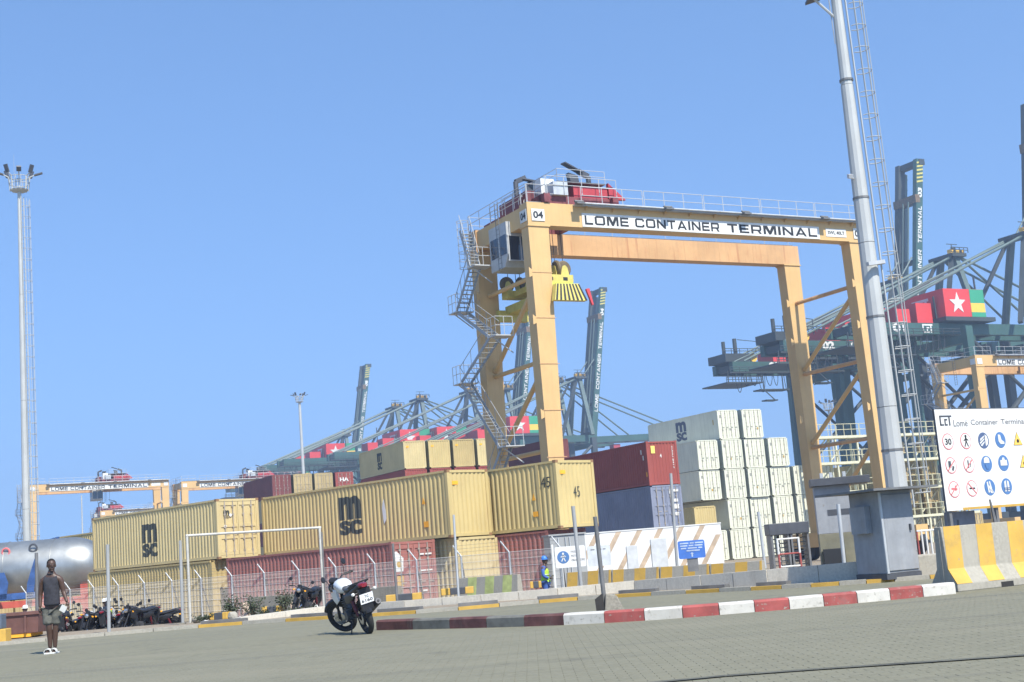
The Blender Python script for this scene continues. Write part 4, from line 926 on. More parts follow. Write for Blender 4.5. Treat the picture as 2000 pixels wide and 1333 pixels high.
# ================================================================== LAMP MASTS
m_mast = mat('mast_galvanised', (.44, .455, .44), .6, metal=.1, var=.08, vscale=.6, streak=.15)
def mast(label, P, h, r0, r1, top=True, ladder=True, arm_z=None, group=None, lamps=8, zb=-.75):
    t = thing('lamp_mast', label, 'light mast', (P[0], P[1], zb), 0, group); seg = 4; n_ = 12
    for k in range(seg):
        a, b = h*k/seg, h*(k+1)/seg; ra, rb = r0+(r1-r0)*k/seg, r0+(r1-r0)*(k+1)/seg
        MB().tube((0, 0, a), (0, 0, b-.02), ra+(.02 if k < seg-1 else 0), n_, rb+.015).build('pole_section', m_mast, t)
    if ladder:
        m_ = MB(); ld = r0+.22; dx = Vector((1, -.25, 0)).normalized(); dy = Vector((.25, 1, 0)).normalized()
        z = 2.5; x0 = lambda z: dx*(r0+(r1-r0)*z/h+.13)
        for s in (-.2, .2): m_.tube(x0(2.5)+dy*s+Vector((0, 0, 2.5)), x0(h-.5)+dy*s+Vector((0, 0, h-.5)), .03, 5)
        while z < h-.5: m_.tube(x0(z)-dy*.2+Vector((0, 0, z)), x0(z)+dy*.2+Vector((0, 0, z)), .016, 4); z += .35
        m_.build('ladder', m_mast, t)
        m_ = MB(); z = 3.0
        while z < h-.6:
            c = x0(z)+dx*.3; pts = [c+dx*(.33*math.cos(R_(a)))+dy*(.33*math.sin(R_(a)))+Vector((0, 0, z)) for a in range(-130, 131, 26)]; m_.path(pts, .02, 4); z += .9
        for a in (-90, -45, 0, 45, 90):
            p = [x0(z_)+dx*.3+dx*(.33*math.cos(R_(a)))+dy*(.33*math.sin(R_(a)))+Vector((0, 0, z_)) for z_ in (3, h-.8)]; m_.tube(p[0], p[1], .018, 4)
        m_.build('safety_cage', m_mast, t)
    if top:
        zt = h; Rr = .75
        m_ = MB(); m_.lathe([(r1, -.1), (Rr*.8, -.02), (Rr, .1), (Rr*.8, .12), (r1, .05)], 12, (0, 0, zt)); m_.build('platform', m_mast, t)
        m_ = MB()
        for k in range(12):
            a = R_(30*k); b = R_(30*(k+1)); p = Vector((Rr*math.cos(a), Rr*math.sin(a), zt)); q = Vector((Rr*math.cos(b), Rr*math.sin(b), zt))
            m_.tube(p, p*1.0+Vector((p.x*.08, p.y*.08, 1.2)), .03, 4)
            for z_ in (.6, 1.2): m_.tube(p+Vector((p.x*.04, p.y*.04, z_)), q+Vector((q.x*.04, q.y*.04, z_)), .035, 4)
        m_.build('handrail', m_mast, t)
        for k in range(lamps):
            a = R_(360/lamps*k+20); d = Vector((math.cos(a), math.sin(a), 0)); s_ = Vector((-d.y, d.x, 0)); p = d*(Rr+.1)+Vector((0, 0, zt+1.2)); q = p+d*.4+Vector((0, 0, .2))
            lm = MB(); lm.tube(d*Rr+Vector((0, 0, zt+.3)), p, .04, 5); lm.tube(p, q, .05, 5)
            lo = lm.build('lamp_arm', m_mast, t)
            up_ = (d*.35+Vector((0, 0, .94))) if k % 2 else (d*.95+Vector((0, 0, .3)))
            lh = MB(); c = q; lh.beam(c-up_*.05, c+up_*.62, .38, .1); lh.build('lamp_head', m_dgrey, lo)
        MB().tube((-.4, 0, zt), (-.4, 0, zt+3.2), .02, 4, .008).build('lightning_rod', m_mast, t)
    if arm_z:
        for az in arm_z:
            m_ = MB(); m_.tube((0, 0, az-.9), (-.9, -.2, az), .05, 6); m_.tube((-.25, 0, az-1.8), (-.3, 0, az+.4), .02, 4)
            lo = m_.build('lamp_arm', m_mast, t); MB().hexa([(-1.2, -.4, az-.1), (-.62, -.4, az+.05), (-.62, .1, az+.05), (-1.2, .1, az-.1), (-1.2, -.4, az), (-.62, -.4, az+.17), (-.62, .1, az+.17), (-1.2, .1, az)]).build('lamp_head', m_dgrey, lo)
    return t
mM = mast('near grey lamp mast with caged ladder rising out of the picture at the right', (13.66, 50), 25, .42, .17, arm_z=(22.25,))
# cameras and collar on the near mast
for z_, s_ in ((15.0, -1), (11.6, 1)):
    m_ = MB(); m_.tube((0, 0, z_), (s_*.5, -.35, z_), .03, 6); m_.beam((s_*.45, -.4, z_+.05), (s_*.1-.35, -.7, z_-.05), .16, .14); m_.build('camera', m_rail, mM)
for z_ in (4.6, 9.6, 14.2, 18.9):
    MB().tube((0, 0, z_), (0, 0, z_+.08), .42+(.17-.42)*z_/25+.04, 12).build('collar', m_galvd, mM)
mast('tall white lamp mast with crow nest platform at the left', (-39.7, 108), 35, .36, .14)
p = at(592, 915, 280); mast('slender lamp mast between the left containers and the raised far boom', (p.x, p.y), at(587, 786, 280).z+.75, .42, .25, ladder=False, lamps=8)
p = at(1624, 850, 240); mast('small lamp mast seen between the right legs of the big crane', (p.x, p.y), at(1620, 802, 240).z+.75, .25, .15, ladder=False, lamps=8)
p = at(160, 1000, 200); mast('thin distant pole under the beam of the left gantry crane', (p.x, p.y), at(158, 968, 200).z+.75, .12, .08, top=False, ladder=False)
# ================================================================== SIGN BOARD WITH SAFETY SYMBOLS
m_brd = mat('board_white', (.68, .68, .65), .5, var=.03, streak=.06)
m_sblue = mat('sign_blue', (.08, .18, .38), .5, var=.05); m_sred = mat('sign_red', (.6, .16, .16), .5, var=.05)
m_navy = mat('sign_navy', (.08, .12, .22), .5, var=.05); m_syel = mat('sign_amber', (.8, .5, .1), .5, var=.05)
bp_ = at(1824, 800, 31)
bd = thing('sign_board', 'large white terminal sign board with round red and blue safety symbols', 'sign', (bp_.x, bp_.y, 0), 33)
BZ = bp_.z; BW, BH = 4.4, 2.33
MB().box(0, BW, 0, .04, BZ-BH, BZ).build('panel', m_brd, bd)
m_ = MB(); m_.box(-.012, 0, -.004, .042, BZ-BH, BZ); m_.box(0, BW, -.004, .04, BZ, BZ+.015); m_.build('panel_edge', m_dgrey, bd)
MB().box(.55, BW, -.004, .0, BZ-BH, BZ-BH+.055).build('edge_strip', m_yel, bd)
for x in (.12, 1.75, 3.6): MB().box(x, x+.09, .045, .13, -.1, BZ-.2).build('post', m_galvd, bd)
for x in (1.55, 3.1): MB().hexa([(x, -.03, BZ-BH-.35), (x+.1, -.03, BZ-BH-.35), (x+.1, .0, BZ-BH-.35), (x, 0, BZ-BH-.35), (x-.06, -.03, BZ-BH+.2), (x-.03, -.03, BZ-BH+.2), (x-.03, 0, BZ-BH+.2), (x-.06, 0, BZ-BH+.2)]).build('bent_strut', m_galvd, bd)
X1, Z1 = (1, 0, 0), (0, 0, 1)
def bl(s, x, z, w_, h_, mt, bold=.0, y=-.005): return letters(s, mt, bd, (x, y, BZ-z-h_), X1, Z1, w_, h_, bold)
m_tx = mat('board_text', (.2, .2, .2), .6)
lg = MB()
for poly in ([(0, 0), (.045, 0), (.045, .2), (.42, .2), (.42, .235), (0, .235)], [(0, 0), (.13, 0), (.13, .035), (0, .035)], [(.16, 0), (.26, 0), (.26, .035), (.2, .035), (.2, .12), (.26, .12), (.26, .155), (.16, .155)], [(.31, 0), (.355, 0), (.355, .2), (.31, .2)]): lg.prism(poly, (.14, -.005, BZ-.38), X1, Z1, (0, -1, 0), .003)
lg.build('logo', m_dgrey, bd)
bl('Lomé', .6, .25, .5, .16, m_tx, .012); bl('Container', 1.21, .25, .98, .13, m_tx, .012); bl('Terminal', 2.3, .25, .9, .13, m_tx, .012)
def disc(u, z, r_, mt, y=-.005, name='symbol_disc'): return flat(name, circ(r_), mt, bd, (u, y, BZ-z), X1, Z1, .003)
def shp(polys, u, z, mt, y, name='symbol'):
    g_ = MB()
    for p_ in polys: g_.prism(p_, (u, y, BZ-z), X1, Z1, (0, -1, 0), .003)
    return g_.build(name, mt, bd)
def quad(a, b, w_):
    a = Vector((*a, 0)); b = Vector((*b, 0)); n_ = (b-a).normalized(); n_ = Vector((-n_.y, n_.x, 0))*w_/2
    return [tuple((a-n_)[:2]), tuple((b-n_)[:2]), tuple((b+n_)[:2]), tuple((a+n_)[:2])]
def rm_(p): return p
us = [.33, .95, 1.58, 2.19]; zs = [.75, 1.30, 1.85]; rr = .19
man_ = [circ(.035, 0, .11, 10), quad((0, .08), (0, -.02), .05), quad((0, 0), (-.06, -.13), .03), quad((0, 0), (.06, -.13), .03), quad((0, .06), (-.08, -.0), .025), quad((0, .06), (.08, .01), .025)]
for j in range(3):
    for i in range(2):
        disc(us[i], zs[j], rr, m_sred); disc(us[i], zs[j], rr-.022, m_pwhite, -.008)
    for i in range(2, 4):
        disc(us[i], zs[j], rr, m_sblue if (i+j) % 2 or j else m_navy)
bl('30', us[0]-.11, zs[0]-.07, .22, .15, m_black, .03, -.013)
shp(man_, us[1], zs[0], m_black, -.012)
shp([quad((-.05, -.05), (-.05, .1), .09), quad((.03, -.12), (.07, -.02), .06)], us[0], zs[1], m_dgrey, -.012); shp([quad((-.03, -.08), (-.03, .1), .04), quad((.03, -.06), (.07, .09), .02)], us[1], zs[1], m_dgrey, -.012)
shp([quad((-.1, .02), (.1, .0), .05), quad((.04, -.04), (.04, .09), .03)], us[0], zs[2], m_sred, -.012); shp([quad((-.1, 0), (.1, 0), .035)], us[1], zs[2], m_black, -.012)
for j in (1, 2):
    for i in (0, 1): shp([quad((-.125, -.115) if (i+j) % 3 else (-.12, .12), (.125, .115) if (i+j) % 3 else (.12, -.12), .025)], us[i], zs[j], m_sred, -.016, 'slash')
shp([[(-.14, -.09), (.02, .02), (.02, .05), (-.15, -.05)], [(-.13, -.02), (.02, .08), (.02, .11), (-.12, .04)], [(-.09, -.14), (.02, -.05), (.02, -.02), (-.13, -.11)], [(.05, -.14), (.12, -.1), (.15, .0), (.12, .1), (.05, .14)]], us[2], zs[0], m_pwhite, -.012)
shp([[(-.08, .13), (.0, .12), (.03, -.0), (.12, -.05), (.12, -.1), (-.02, -.1), (-.08, -.03)]], us[3], zs[0], m_pwhite, -.012)
shp([[(-.1, .02), (.1, .02), (.09, .12), (.03, .16), (-.03, .16), (-.09, .12)]], us[2], zs[1], m_pwhite, -.012); shp([[(-.08, .0), (-.04, -.12), (.04, -.12), (.08, .0)]], us[2], zs[1], m_sblue, -.017)
shp([[(-.12, -.06), (.12, -.06), (.12, .07), (.05, .07), (.03, .13), (-.03, .13), (-.05, .07), (-.12, .07)]], us[3], zs[1], m_pwhite, -.012)
shp([quad((-.08, .13), (-.05, -.12), .045), quad((-.04, .03), (.09, -.13), .045), quad((.0, .14), (.05, -.08), .04), circ(.05, .04, -.09, 10)], us[2], zs[2], m_pwhite, -.012)
shp([[(-.09, -.12), (-.02, -.12), (-.02, .14), (-.08, .11)], [(.09, -.12), (.02, -.12), (.02, .14), (.08, .11)]], us[3], zs[2], m_pwhite, -.012); shp([quad((-.1, -.04), (.1, -.04), .02), quad((-.1, -.08), (.1, -.08), .02)], us[3], zs[2], m_navy, -.017)
for j, (u_, z_) in enumerate(((2.82, .74), (2.95, 1.28), (3.5, .74), (3.5, 1.3))):
    shp([[(-.17, -.15), (.17, -.15), (0, .17)]], u_, z_, m_black, -.005, 'triangle_edge'); shp([[(-.155, -.142), (.155, -.142), (0, .155)]], u_, z_, m_syel, -.009, 'warning_triangle'); shp([circ(.045, 0, -.05, 10)], u_, z_, m_black, -.013)
# grey banner under the board
bn_ = thing('banner', 'grey banner with rounded dark letters hanging under the sign board', 'banner', (bp_.x+.02, bp_.y+.5, 0), 33)
MB().box(.1, 1.15, 0, .02, .3, BZ-BH-.02).build('cloth', mat('banner_grey', (.2, .22, .26), .7, var=.15), bn_)
letters('ebo', m_dgrey, bn_, (.25, -.004, .72), X1, Z1, .72, .42, .03)

# ================================================================== BARRIERS
JP = [(0, 0), (.6, 0), (.6, .12), (.43, .36), (.38, 1.03), (.22, 1.03), (.17, .36), (0, .12)]
def jersey(label, P, rot, L, stripes, mt_s, H=1.03, group=None, sw=.34, first=0.0, z=0, mt=None):
    t = thing('concrete_barrier', label, 'barrier', (P[0], P[1], z), rot, group); k = H/1.03
    pr = [(a, b*k) for a, b in JP]
    body = MB(); body.prism([(a, b) for a, b in pr], (0, 0, 0), (0, 1, 0), (0, 0, 1), (1, 0, 0), L); body.build('body', mt or m_conc, t, bevel=.012)
    MB().box(-.012, .0, .27, .33, .1, .98*k).build('end_tongue', m_conc, t)
    for s in range(stripes):
        a = first+s*2*sw; b = a+sw
        if a > L: break
        b = min(b, L)
        sk = .05*k; m_ = MB(); e = .004
        ys = [(-e, .12*k), (.17-e, .36*k), (.22-e, 1.03*k)]; sh_ = [-.03, -.01, .05]
        vs = [(min(L, max(0, x+sh_[i]*(1 if H > .9 else .8))), y_, z_) for i, (y_, z_) in enumerate(ys) for x in (a, b)]
        vs += [(x, y_+.02, z_) for x, y_, z_ in vs]
        m_.add(vs, [(0,1,3,2), (2,3,5,4), (6,8,9,7), (8,10,11,9), (0,2,8,6), (2,4,10,8), (1,7,9,3), (3,9,11,5), (4,5,11,10), (0,6,7,1)])
        m_.build('yellow_stripe', mt_s, t)
    for x in (L*.3, L*.72):
        MB().box(x, x+.26, -.003, .04, 0, .085*k).build('lifting_slot', m_dark, t)
    return t
jb = gr(1872, 1156.5, 0); ux = D2(25)
m_ysun = mat('barrier_yellow', (.6, .37, .07), .65, var=.12, vscale=2, world=True, chips=[((.3, .27, .21), 18, .63, .68, .9), ((.25, .19, .1), 3, .56, .75, .5)], dirt=(.35, .22, .08), dirtamt=.4)
jersey('big yellow striped concrete barrier whose shaded end faces left, under the sign board', jb, 25, 3.0, 5, m_ysun, group='big striped barriers at the right edge', first=.0)
jersey('big striped concrete barrier cut by the right edge of the picture', jb+ux*3.05, 25, 3.0, 5, m_ysun, group='big striped barriers at the right edge', first=.3)
q0 = at(1097, 1120, 41); q1 = at(1482, 1097, 37); ang = math.degrees(math.atan2(q1.y-q0.y, q1.x-q0.x)); Lq = (Vector((q1.x-q0.x, q1.y-q0.y, 0)).length)
dj = Vector((math.cos(R_(ang)), math.sin(R_(ang)), 0))
jl = ['below the blue pedestrian sign', 'before the striped white office, left part', 'before the striped white office, right part', 'left of the turnstiles']
for i in range(4):
    Lb_ = Lq/4; jersey('low yellow striped barrier '+jl[i], q0+dj*Lb_*i, ang, Lb_-.03, 4, m_ysun, H=.9, group='low striped barriers behind the wall', sw=Lq/17.6, first=.02, z=q0.z+(q1.z-q0.z)*i/4-.9, mt=m_conc)
m_lime = mat('lime_paint', (.5, .55, .2), .7, var=.2)
for (px, py, Y, L_, lb_, st) in ((884, 1131, 47.5, 2.9, 'pale barrier with lime stripes behind the fence, left of the blue helmet', 3), (716, 1149, 50, 1.4, 'short grey barrier behind the fence, right of the motorcycle', 0), (475, 1168, 56, 3.2, 'long grey barrier behind the fence between two small bushes', 0)):
    p = at(px, py, Y); jersey(lb_, p, -43 if px > 800 else -40, L_, st, m_lime, H=1.0, z=p.z-1.0, mt=m_concd if st == 0 else m_conc, sw=.42, first=.5)
# low black and yellow kerb blocks behind the wall
for i, (x0, x1, y_) in enumerate(((408, 443, 1212), (511, 549, 1199.5), (754, 823, 1176.5), (862, 925, 1164), (1036, 1058, 1150))):
    p = grs(x0, y_); q = grs(x1, y_-(x1-x0)*.07); d = (q-p); L_ = d.length; t = thing('kerb_block', 'low black and yellow kerb block behind the wall, number counted by its place: ' , 'kerb block', tuple(p), math.degrees(math.atan2(d.y, d.x)), 'black and yellow kerb blocks')
    t['label'] = ['black and yellow kerb block left of the pale stone', 'black and yellow kerb block left of the goal frame foot', 'black and yellow kerb block under the red container doors', 'black and yellow kerb block before the lime striped barrier', 'black and yellow kerb block at the feet of the blue helmeted worker'][i]
    MB().box(L_*.28, L_*.74, 0, .35, 0, .2).build('block', m_dgrey, t, bevel=.015); MB().box(0, L_*.275, 0, .35, 0, .2).build('yellow_end', m_ysun, t, bevel=.015); MB().box(L_*.745, L_, 0, .35, 0, .2).build('yellow_end', m_ysun, t, bevel=.015)

# ================================================================== OFFICE CONTAINER, SIGNS
oc0 = at(1112, 1046, 55); oc1 = at(1407, 1023.5, 55.4); t = thing('office_container', 'white office container with slanting pale orange stripes behind the striped barriers', 'office container', (oc0.x, oc0.y, Z0), math.degrees(math.atan2(oc1.y-oc0.y, oc1.x-oc0.x)))
OL = (Vector((oc1.x-oc0.x, oc1.y-oc0.y, 0))).length; OH = (oc0.z+oc1.z)/2-Z0
MB().box(0, OL, 0, 2.44, 0, OH).build('wall', m_brd, t); m_ = MB(); m_.box(-.02, OL+.02, -.02, 2.46, OH, OH+.05); m_.build('roof', m_pwhite, t)
m_peach = mat('stripe_peach', (.52, .4, .28), .6, var=.2, dirt=(.4, .2, .1), dirtamt=.4)
x = -1.4
while x < OL+.3:
    def cl(poly):   # clip stripe to the wall in x
        out = []
        for i in range(len(poly)):
            a, b = poly[i], poly[(i+1) % len(poly)]
            for lim in (0,): pass
            out.append(a)
        return out
    z0_, z1_ = .0, OH; sl_ = .62; pts = []
    n_ = 12
    g_ = MB(); w_ = .22
    for s in range(n_):
        za = OH*s/n_; zb_ = OH*(s+1)/n_; xa = x+za*sl_; xb = x+zb_*sl_
        if xa > 0.0 and xb+w_ < OL: g_.add([(xa, -.004, za), (xa+w_, -.004, za), (xb+w_, -.004, zb_), (xb, -.004, zb_)], [(0, 1, 2, 3)])
    if g_.v: g_.build('stripe', m_peach, t)
    x += .86
for (x0, x1, zz) in ((2.25, 2.7, 1.95), (3.25, 3.9, 2.15)):
    d_ = MB().box(x0, x1, -.05, -.001, .1, zz).build('door_panel', mat('pale_grey', (.55, .57, .57), .5), t, bevel=.01)
m_ = MB(); m_.box(.0, .35, -.02, -.006, 1.6, OH-.02); m_.build('torn_banner', m_peach, t)
# grey steel cabinet with bars under the yellow container
p = at(1073, 1048, 52.5); t = thing('steel_store', 'grey steel store with vertical lock bars under the scrawled yellow container', 'cabinet', (p.x, p.y, Z0), 12)
sh2 = p.z-Z0; MB().box(0, 1.4, 0, 1.1, 0, sh2).build('body', m_grey, t, bevel=.02); MB().box(-.05, 1.45, -.05, 1.15, sh2, sh2+.06).build('lid', m_grey, t)
for x in (.33, .62, .78, 1.1): MB().tube((x, -.03, .05), (x, -.03, sh2-.08), .025, 6).build('lock_bar', m_galv, t)
# pedestrian sign
def board(label, cat, x0, y0, x1, y1, x2, y2, Y, mt, name='sign'):
    """thin board from its top left, top right, bottom left pixels at depth Y"""
    a = at(x0, y0, Y); b = at(x1, y1, Y); c = at(x2, y2, Y); w_ = b.x-a.x; h_ = a.z-c.z
    t = thing(name, label, cat, (a.x, a.y, 0), 0); r_ = .05
    pts = []
    for cx_, cy_, a0 in ((w_-r_, h_-r_, 0), (r_, h_-r_, 90), (r_, r_, 180), (w_-r_, r_, 270)):
        for k in range(5): pts.append((cx_+r_*math.cos(R_(a0+k*22.5)), cy_+r_*math.sin(R_(a0+k*22.5))))
    MB().prism(pts, (0, 0, a.z-h_), X1, Z1, (0, -1, 0), .02).build('panel', mt, t)
    return t, w_, h_, a.z-h_
t, w_, h_, z_ = board('white sign with blue walking man disc and three lines of capitals', 'sign', 1083, 1069.5, 1142, 1067.5, 1083, 1111, 45, m_brd)
flat('symbol_disc', circ(.2), m_sblue, t, (.26, -.024, z_+h_*.5), X1, Z1, .004)
g_ = MB()
for p_ in man_: g_.prism([(a*1.05, b*1.05) for a, b in p_], (.26, -.03, z_+h_*.5), X1, Z1, (0, -1, 0), .004)
g_.build('symbol', m_pwhite, t)
for k, s in enumerate(('PASSAGE', 'PIETONS', 'OBLIGATOIRE')): letters(s, m_tx, t, (.52, -.024, z_+h_*(.68-.2*k)), X1, Z1, .3+.07*(k == 2)*2, .07, .012)
MB().box(-.1, -.04, .0, .06, Z0, z_+h_+.1).build('post', m_pwhite, t); MB().box(w_*.72, w_*.72+.05, .002, .05, Z0, z_).build('post', m_galvd, t)
t, w_, h_, z_ = board('pale weathered sign with faint dark heading right of the walking man sign', 'sign', 1146, 1068, 1191, 1065, 1147, 1108, 45, mat('weathered_white', (.6, .63, .64), .6, var=.15))
for (a, b) in ((.15, .32), (.42, .62), (.68, .8)): flat('printed_line', rect(w_*(b-a), .03), m_tx, t, (w_*a, -.024, z_+h_*.8), X1, Z1, .003)
MB().box(w_*.5, w_*.5+.06, .0, .05, Z0, z_).build('post', m_galvd, t)
t, w_, h_, z_ = board('bright blue sign with worn white lines fixed to a post before the office', 'sign', 1323, 1058, 1375, 1054, 1327, 1093, 37, mat('blue_board', (.06, .17, .52), .5, var=.12))
mp_ = mat('worn_white_print', (.45, .55, .7), .6, var=.2)
for k, segs in enumerate((((.08, .4), (.45, .6), (.64, .95)), ((.08, .35), (.4, .58), (.62, .92)), ((.1, .3), (.36, .7), (.75, .9)), ((.3, .8),))):
    for a, b in segs: flat('printed_line', rect(w_*(b-a), .035), mp_, t, (w_*a, -.024, z_+h_*(.82-.14*k)), X1, Z1, .003)
flat('arrow', [(-.02, 0), (.02, 0), (.02, .08), (.05, .08), (0, .13), (-.05, .08), (-.02, .08)], mp_, t, (w_*.5, -.024, z_+.04), X1, Z1, .003)
MB().box(w_*.3, w_*.7, .0, .04, z_-.35, z_).build('bracket', m_galvd, t)

# posts along the low wall
pp = [('dark post beside the walking man', 71, 1080, 73, 1240, .05, m_galvd), ('pale speckled post right of the walking man', 210, 1064, 213, 1240, .045, m_grey), ('grey post touching the left goal upright', 352, 1056, 357, 1218, .045, m_grey), ('thin post over the red container doors', 767, 1062, 777, 1190, .035, m_galvd),
      ('thin post over the lower yellow container end', 886, 1006, 896, 1172, .035, m_galv), ('grey post before the scrawled yellow container end', 1119, 989, 1137, 1163, .05, m_grey), ('grey post with the blue sign', 1310, 925, 1324, 1128, .045, m_grey), ('thin post at the left of the turnstiles', 1481, 1000, 1495, 1112, .045, m_galv), ('thick grey post left of the steel cabinet', 1637, 985, 1652, 1132, .045, m_galv), ('thin post behind the motorcycle mirror', 628, 1040, 636, 1190, .03, m_galvd)]
for lb_, x0, y0, x1, y1, r_, mt in pp:
    b = grs(x1, y1); a = at(x0, y0, b.y); t = thing('steel_post', lb_, 'post', (b.x, b.y, b.z-.05), 0, 'posts along the low wall')
    MB().tube((0, 0, 0), ((a.x-b.x), 0, a.z-b.z+.05), r_, 10).build('tube', mt, t, smooth=True); MB().box(-r_*1.8, r_*1.8, -r_*1.8, r_*1.8, 0, .07).build('foot', m_concd, t)
b = gr(1183, 1196, .115); a = at(1162, 1009, b.y); t = thing('steel_post', 'dark post with a broken concrete foot on the traffic island', 'post', (b.x, b.y, .11), 0)
MB().tube((0, 0, 0), (a.x-b.x, 0, a.z-b.z), .036, 10, .034).build('tube', m_galvd, t, smooth=True)
m_ = MB(); m_.hexa([(-.02, -.14, 0), (.3, -.16, 0), (.26, .15, 0), (-.05, .12, 0), (.02, -.08, .3), (.2, -.1, .26), (.18, .08, .2), (.0, .08, .28)]); m_.build('concrete_foot', m_concd, t, bevel=.02)
m_ = MB(); m_.hexa([(-.15, -.12, 0), (-.02, -.13, 0), (-.02, .1, 0), (-.14, .1, 0), (-.16, -.1, .22), (-.03, -.1, .3), (-.03, .08, .3), (-.15, .08, .2)]); m_.build('concrete_foot', m_dark, t)

# white goal frame
m_goal = mat('chalky_white', (.5, .49, .44), .8, var=.15, vscale=3, chips=[((.25, .2, .15), 12, .62, .7, .7)])
a = grs(372, 1217); b = grs(633, 1190)
d = b-a; t = thing('goal_frame', 'white rectangular goal frame standing before the wire fence', 'goal frame', tuple(a), math.degrees(math.atan2(d.y, d.x)))
L_ = Vector((d.x, d.y, 0)).length; ha = at(361, 1050, a.y).z-a.z; hb = at(620, 1028.5, b.y).z-a.z
ha = hb = (ha+hb)/2
MB().tube((0, 0, 0), (0, 0, ha), .038, 10).build('upright', m_goal, t, smooth=True); MB().tube((L_, 0, b.z-a.z), (L_, 0, ha), .038, 10).build('upright', m_goal, t, smooth=True); MB().tube((-.04, 0, ha), (L_+.04, 0, ha), .038, 10).build('crossbar', m_goal, t, smooth=True)

# ================================================================== GUARD KIOSK, CABINET, TURNSTILES
b = gr(1734, 1133, .05); t = thing('steel_cabinet', 'grey steel cabinet with wide flat overhanging roof beside the near lamp mast', 'cabinet', (b.x, b.y, .05), 24)
cw, cdp, ch_ = .84, .95, 1.78; m_cab = mat('cabinet_grey', (.3, .315, .33), .55, var=.12, streak=.35, chips=[((.17, .13, .09), 7, .66, .71, .7)], dirt=(.2, .16, .12), dirtamt=.4)
MB().box(-.02, cw+.02, -.02, cdp+.02, .0, .12).build('plinth', m_dgrey, t); MB().box(0, cw, 0, cdp, .12, ch_).build('body', m_cab, t, bevel=.012)
MB().box(.06, cw-.03, -.03, -.002, .17, ch_-.08).build('door', m_cab, t, bevel=.008); MB().box(-.004, .05, -.035, -.001, .12, ch_-.02).build('door_edge', m_galv, t)
MB().box(cw*.8, cw*.84, -.07, -.03, .95, 1.08).build('handle', m_dgrey, t)
MB().box(-.48, cw+.32, -.5, cdp+.5, ch_, ch_+.045).build('roof', m_galvd, t); MB().box(-.14, -.004, .3, .8, .95, 1.5).build('vent_box', m_cab, t)
b = at(1594, 1000, 37); t = thing('guard_kiosk', 'grey guard kiosk with dark overhanging roof between the turnstiles and the cabinet', 'kiosk', (b.x, b.y, gz(37)), -10)
kw, kd = .95, .9; zk = gz(37); zr = at(1600, 936, 37).z-zk
m_ol = mat('olive_panel', (.2, .19, .13), .7, var=.15)
MB().box(0, kw, 0, kd, 0, 1.05).build('lower_wall', m_ol, t, bevel=.01); MB().box(0, kw, 0, kd, 1.053, zr-.2).build('upper_wall', m_cab, t, bevel=.01)
MB().box(.3, .9, -.012, .0, zr-1.0, zr-.85).build('window_slit', m_dgrey, t); MB().box(-.08, kw+.55, -.2, kd+.2, zr-.2, zr).build('roof', m_dgrey, t, bevel=.01)
MB().box(.06, .62, -.3, -.03, .15, .65).build('crate', m_black, t, bevel=.01); MB().box(.65, kw-.05, -.012, 0, .1, 1.0).build('door', m_ol, t)
for x in (.2, .45, .8): MB().box(x, x+.08, -.2, .1, zr+.003, zr+.14).build('lamp', m_galv, t)
# turnstiles
b = at(1500, 1047, 50); 
for i in range(2):
    t = thing('turnstile', ['full height turnstile with comb arms, left one under the dark canopy', 'full height turnstile with comb arms, right one behind the red and white frame'][i], 'turnstile', (b.x+.1+i*.72, b.y, Z0), 0, 'full height turnstiles')
    th = b.z-Z0
    MB().box(-.05, .7, -.05, .95, th, th+.42).build('canopy', m_dgrey, t, bevel=.02)
    for x in (0, .6): MB().box(x, x+.07, 0, .9, 0, th).build('side_frame', m_galvd, t)
    MB().tube((.34, .45, 0), (.34, .45, th), .05, 8).build('rotor', m_galvd, t)
    for k in range(11): 
        m_ = MB()
        for a in (20, 140, 260): m_.tube((.34, .45, .3+k*.16), (.34+.27*math.cos(R_(a)), .45+.3*math.sin(R_(a)), .3+k*.16), .022, 5)
        m_.build('rotor_arm', m_rail, t)
b = grs(1524, 1112); t = thing('barrier_frame', 'white and red tubular barrier frame before the turnstiles', 'barrier', (b.x, b.y, b.z), 8)
fh_ = at(1521, 1052, b.y).z-b.z; fw = .66
for x in (0, fw):
    MB().tube((x, 0, fh_*.48), (x, 0, fh_), .035, 8).build('white_tube', m_pwhite, t, smooth=True); MB().tube((x, 0, 0), (x, 0, fh_*.48), .035, 8).build('red_tube', m_red, t, smooth=True)
for z_, mt in ((fh_-.03, m_pwhite), (fh_*.48, m_red), (.06, m_pwhite)): MB().tube((0, 0, z_), (fw, 0, z_), .025, 8).build('rail', mt, t, smooth=True)
b = grs(1797, 1090); t = thing('barrier_frame', 'white and red tubular barrier between the cabinet and the big barrier', 'barrier', (b.x, b.y, b.z), 8)
fh_ = at(1793, 1032, b.y).z-b.z
for k in range(6):
    x = .14*k; MB().tube((x, 0, 0), (x, 0, fh_*(.95 if k % 2 else .88)), .028, 8).build('white_tube', m_pwhite if k else m_red, t, smooth=True)
MB().tube((0, 0, fh_*.9), (.75, 0, fh_*.9), .03, 8).build('rail', m_pwhite, t, smooth=True)
b = gr(1797, 1126, .05); t = thing('concrete_slab', 'sandy concrete block between the cabinet and the big barrier', 'block', tuple(b), 8); MB().box(0, .75, 0, .4, 0, .42).build('block', m_conc, t, bevel=.02)
b = gr(1673, 1131, .05); t = thing('bollard', 'small white topped red bollard at the left foot of the steel cabinet', 'bollard', tuple(b)); MB().lathe([(0, 0), (.1, 0), (.1, .2)], 16).build('red_part', m_red, t, smooth=True); MB().lathe([(.1, .2), (.085, .27), (.05, .31), (0, .32)], 16).build('white_cap', m_pwhite, t, smooth=True)
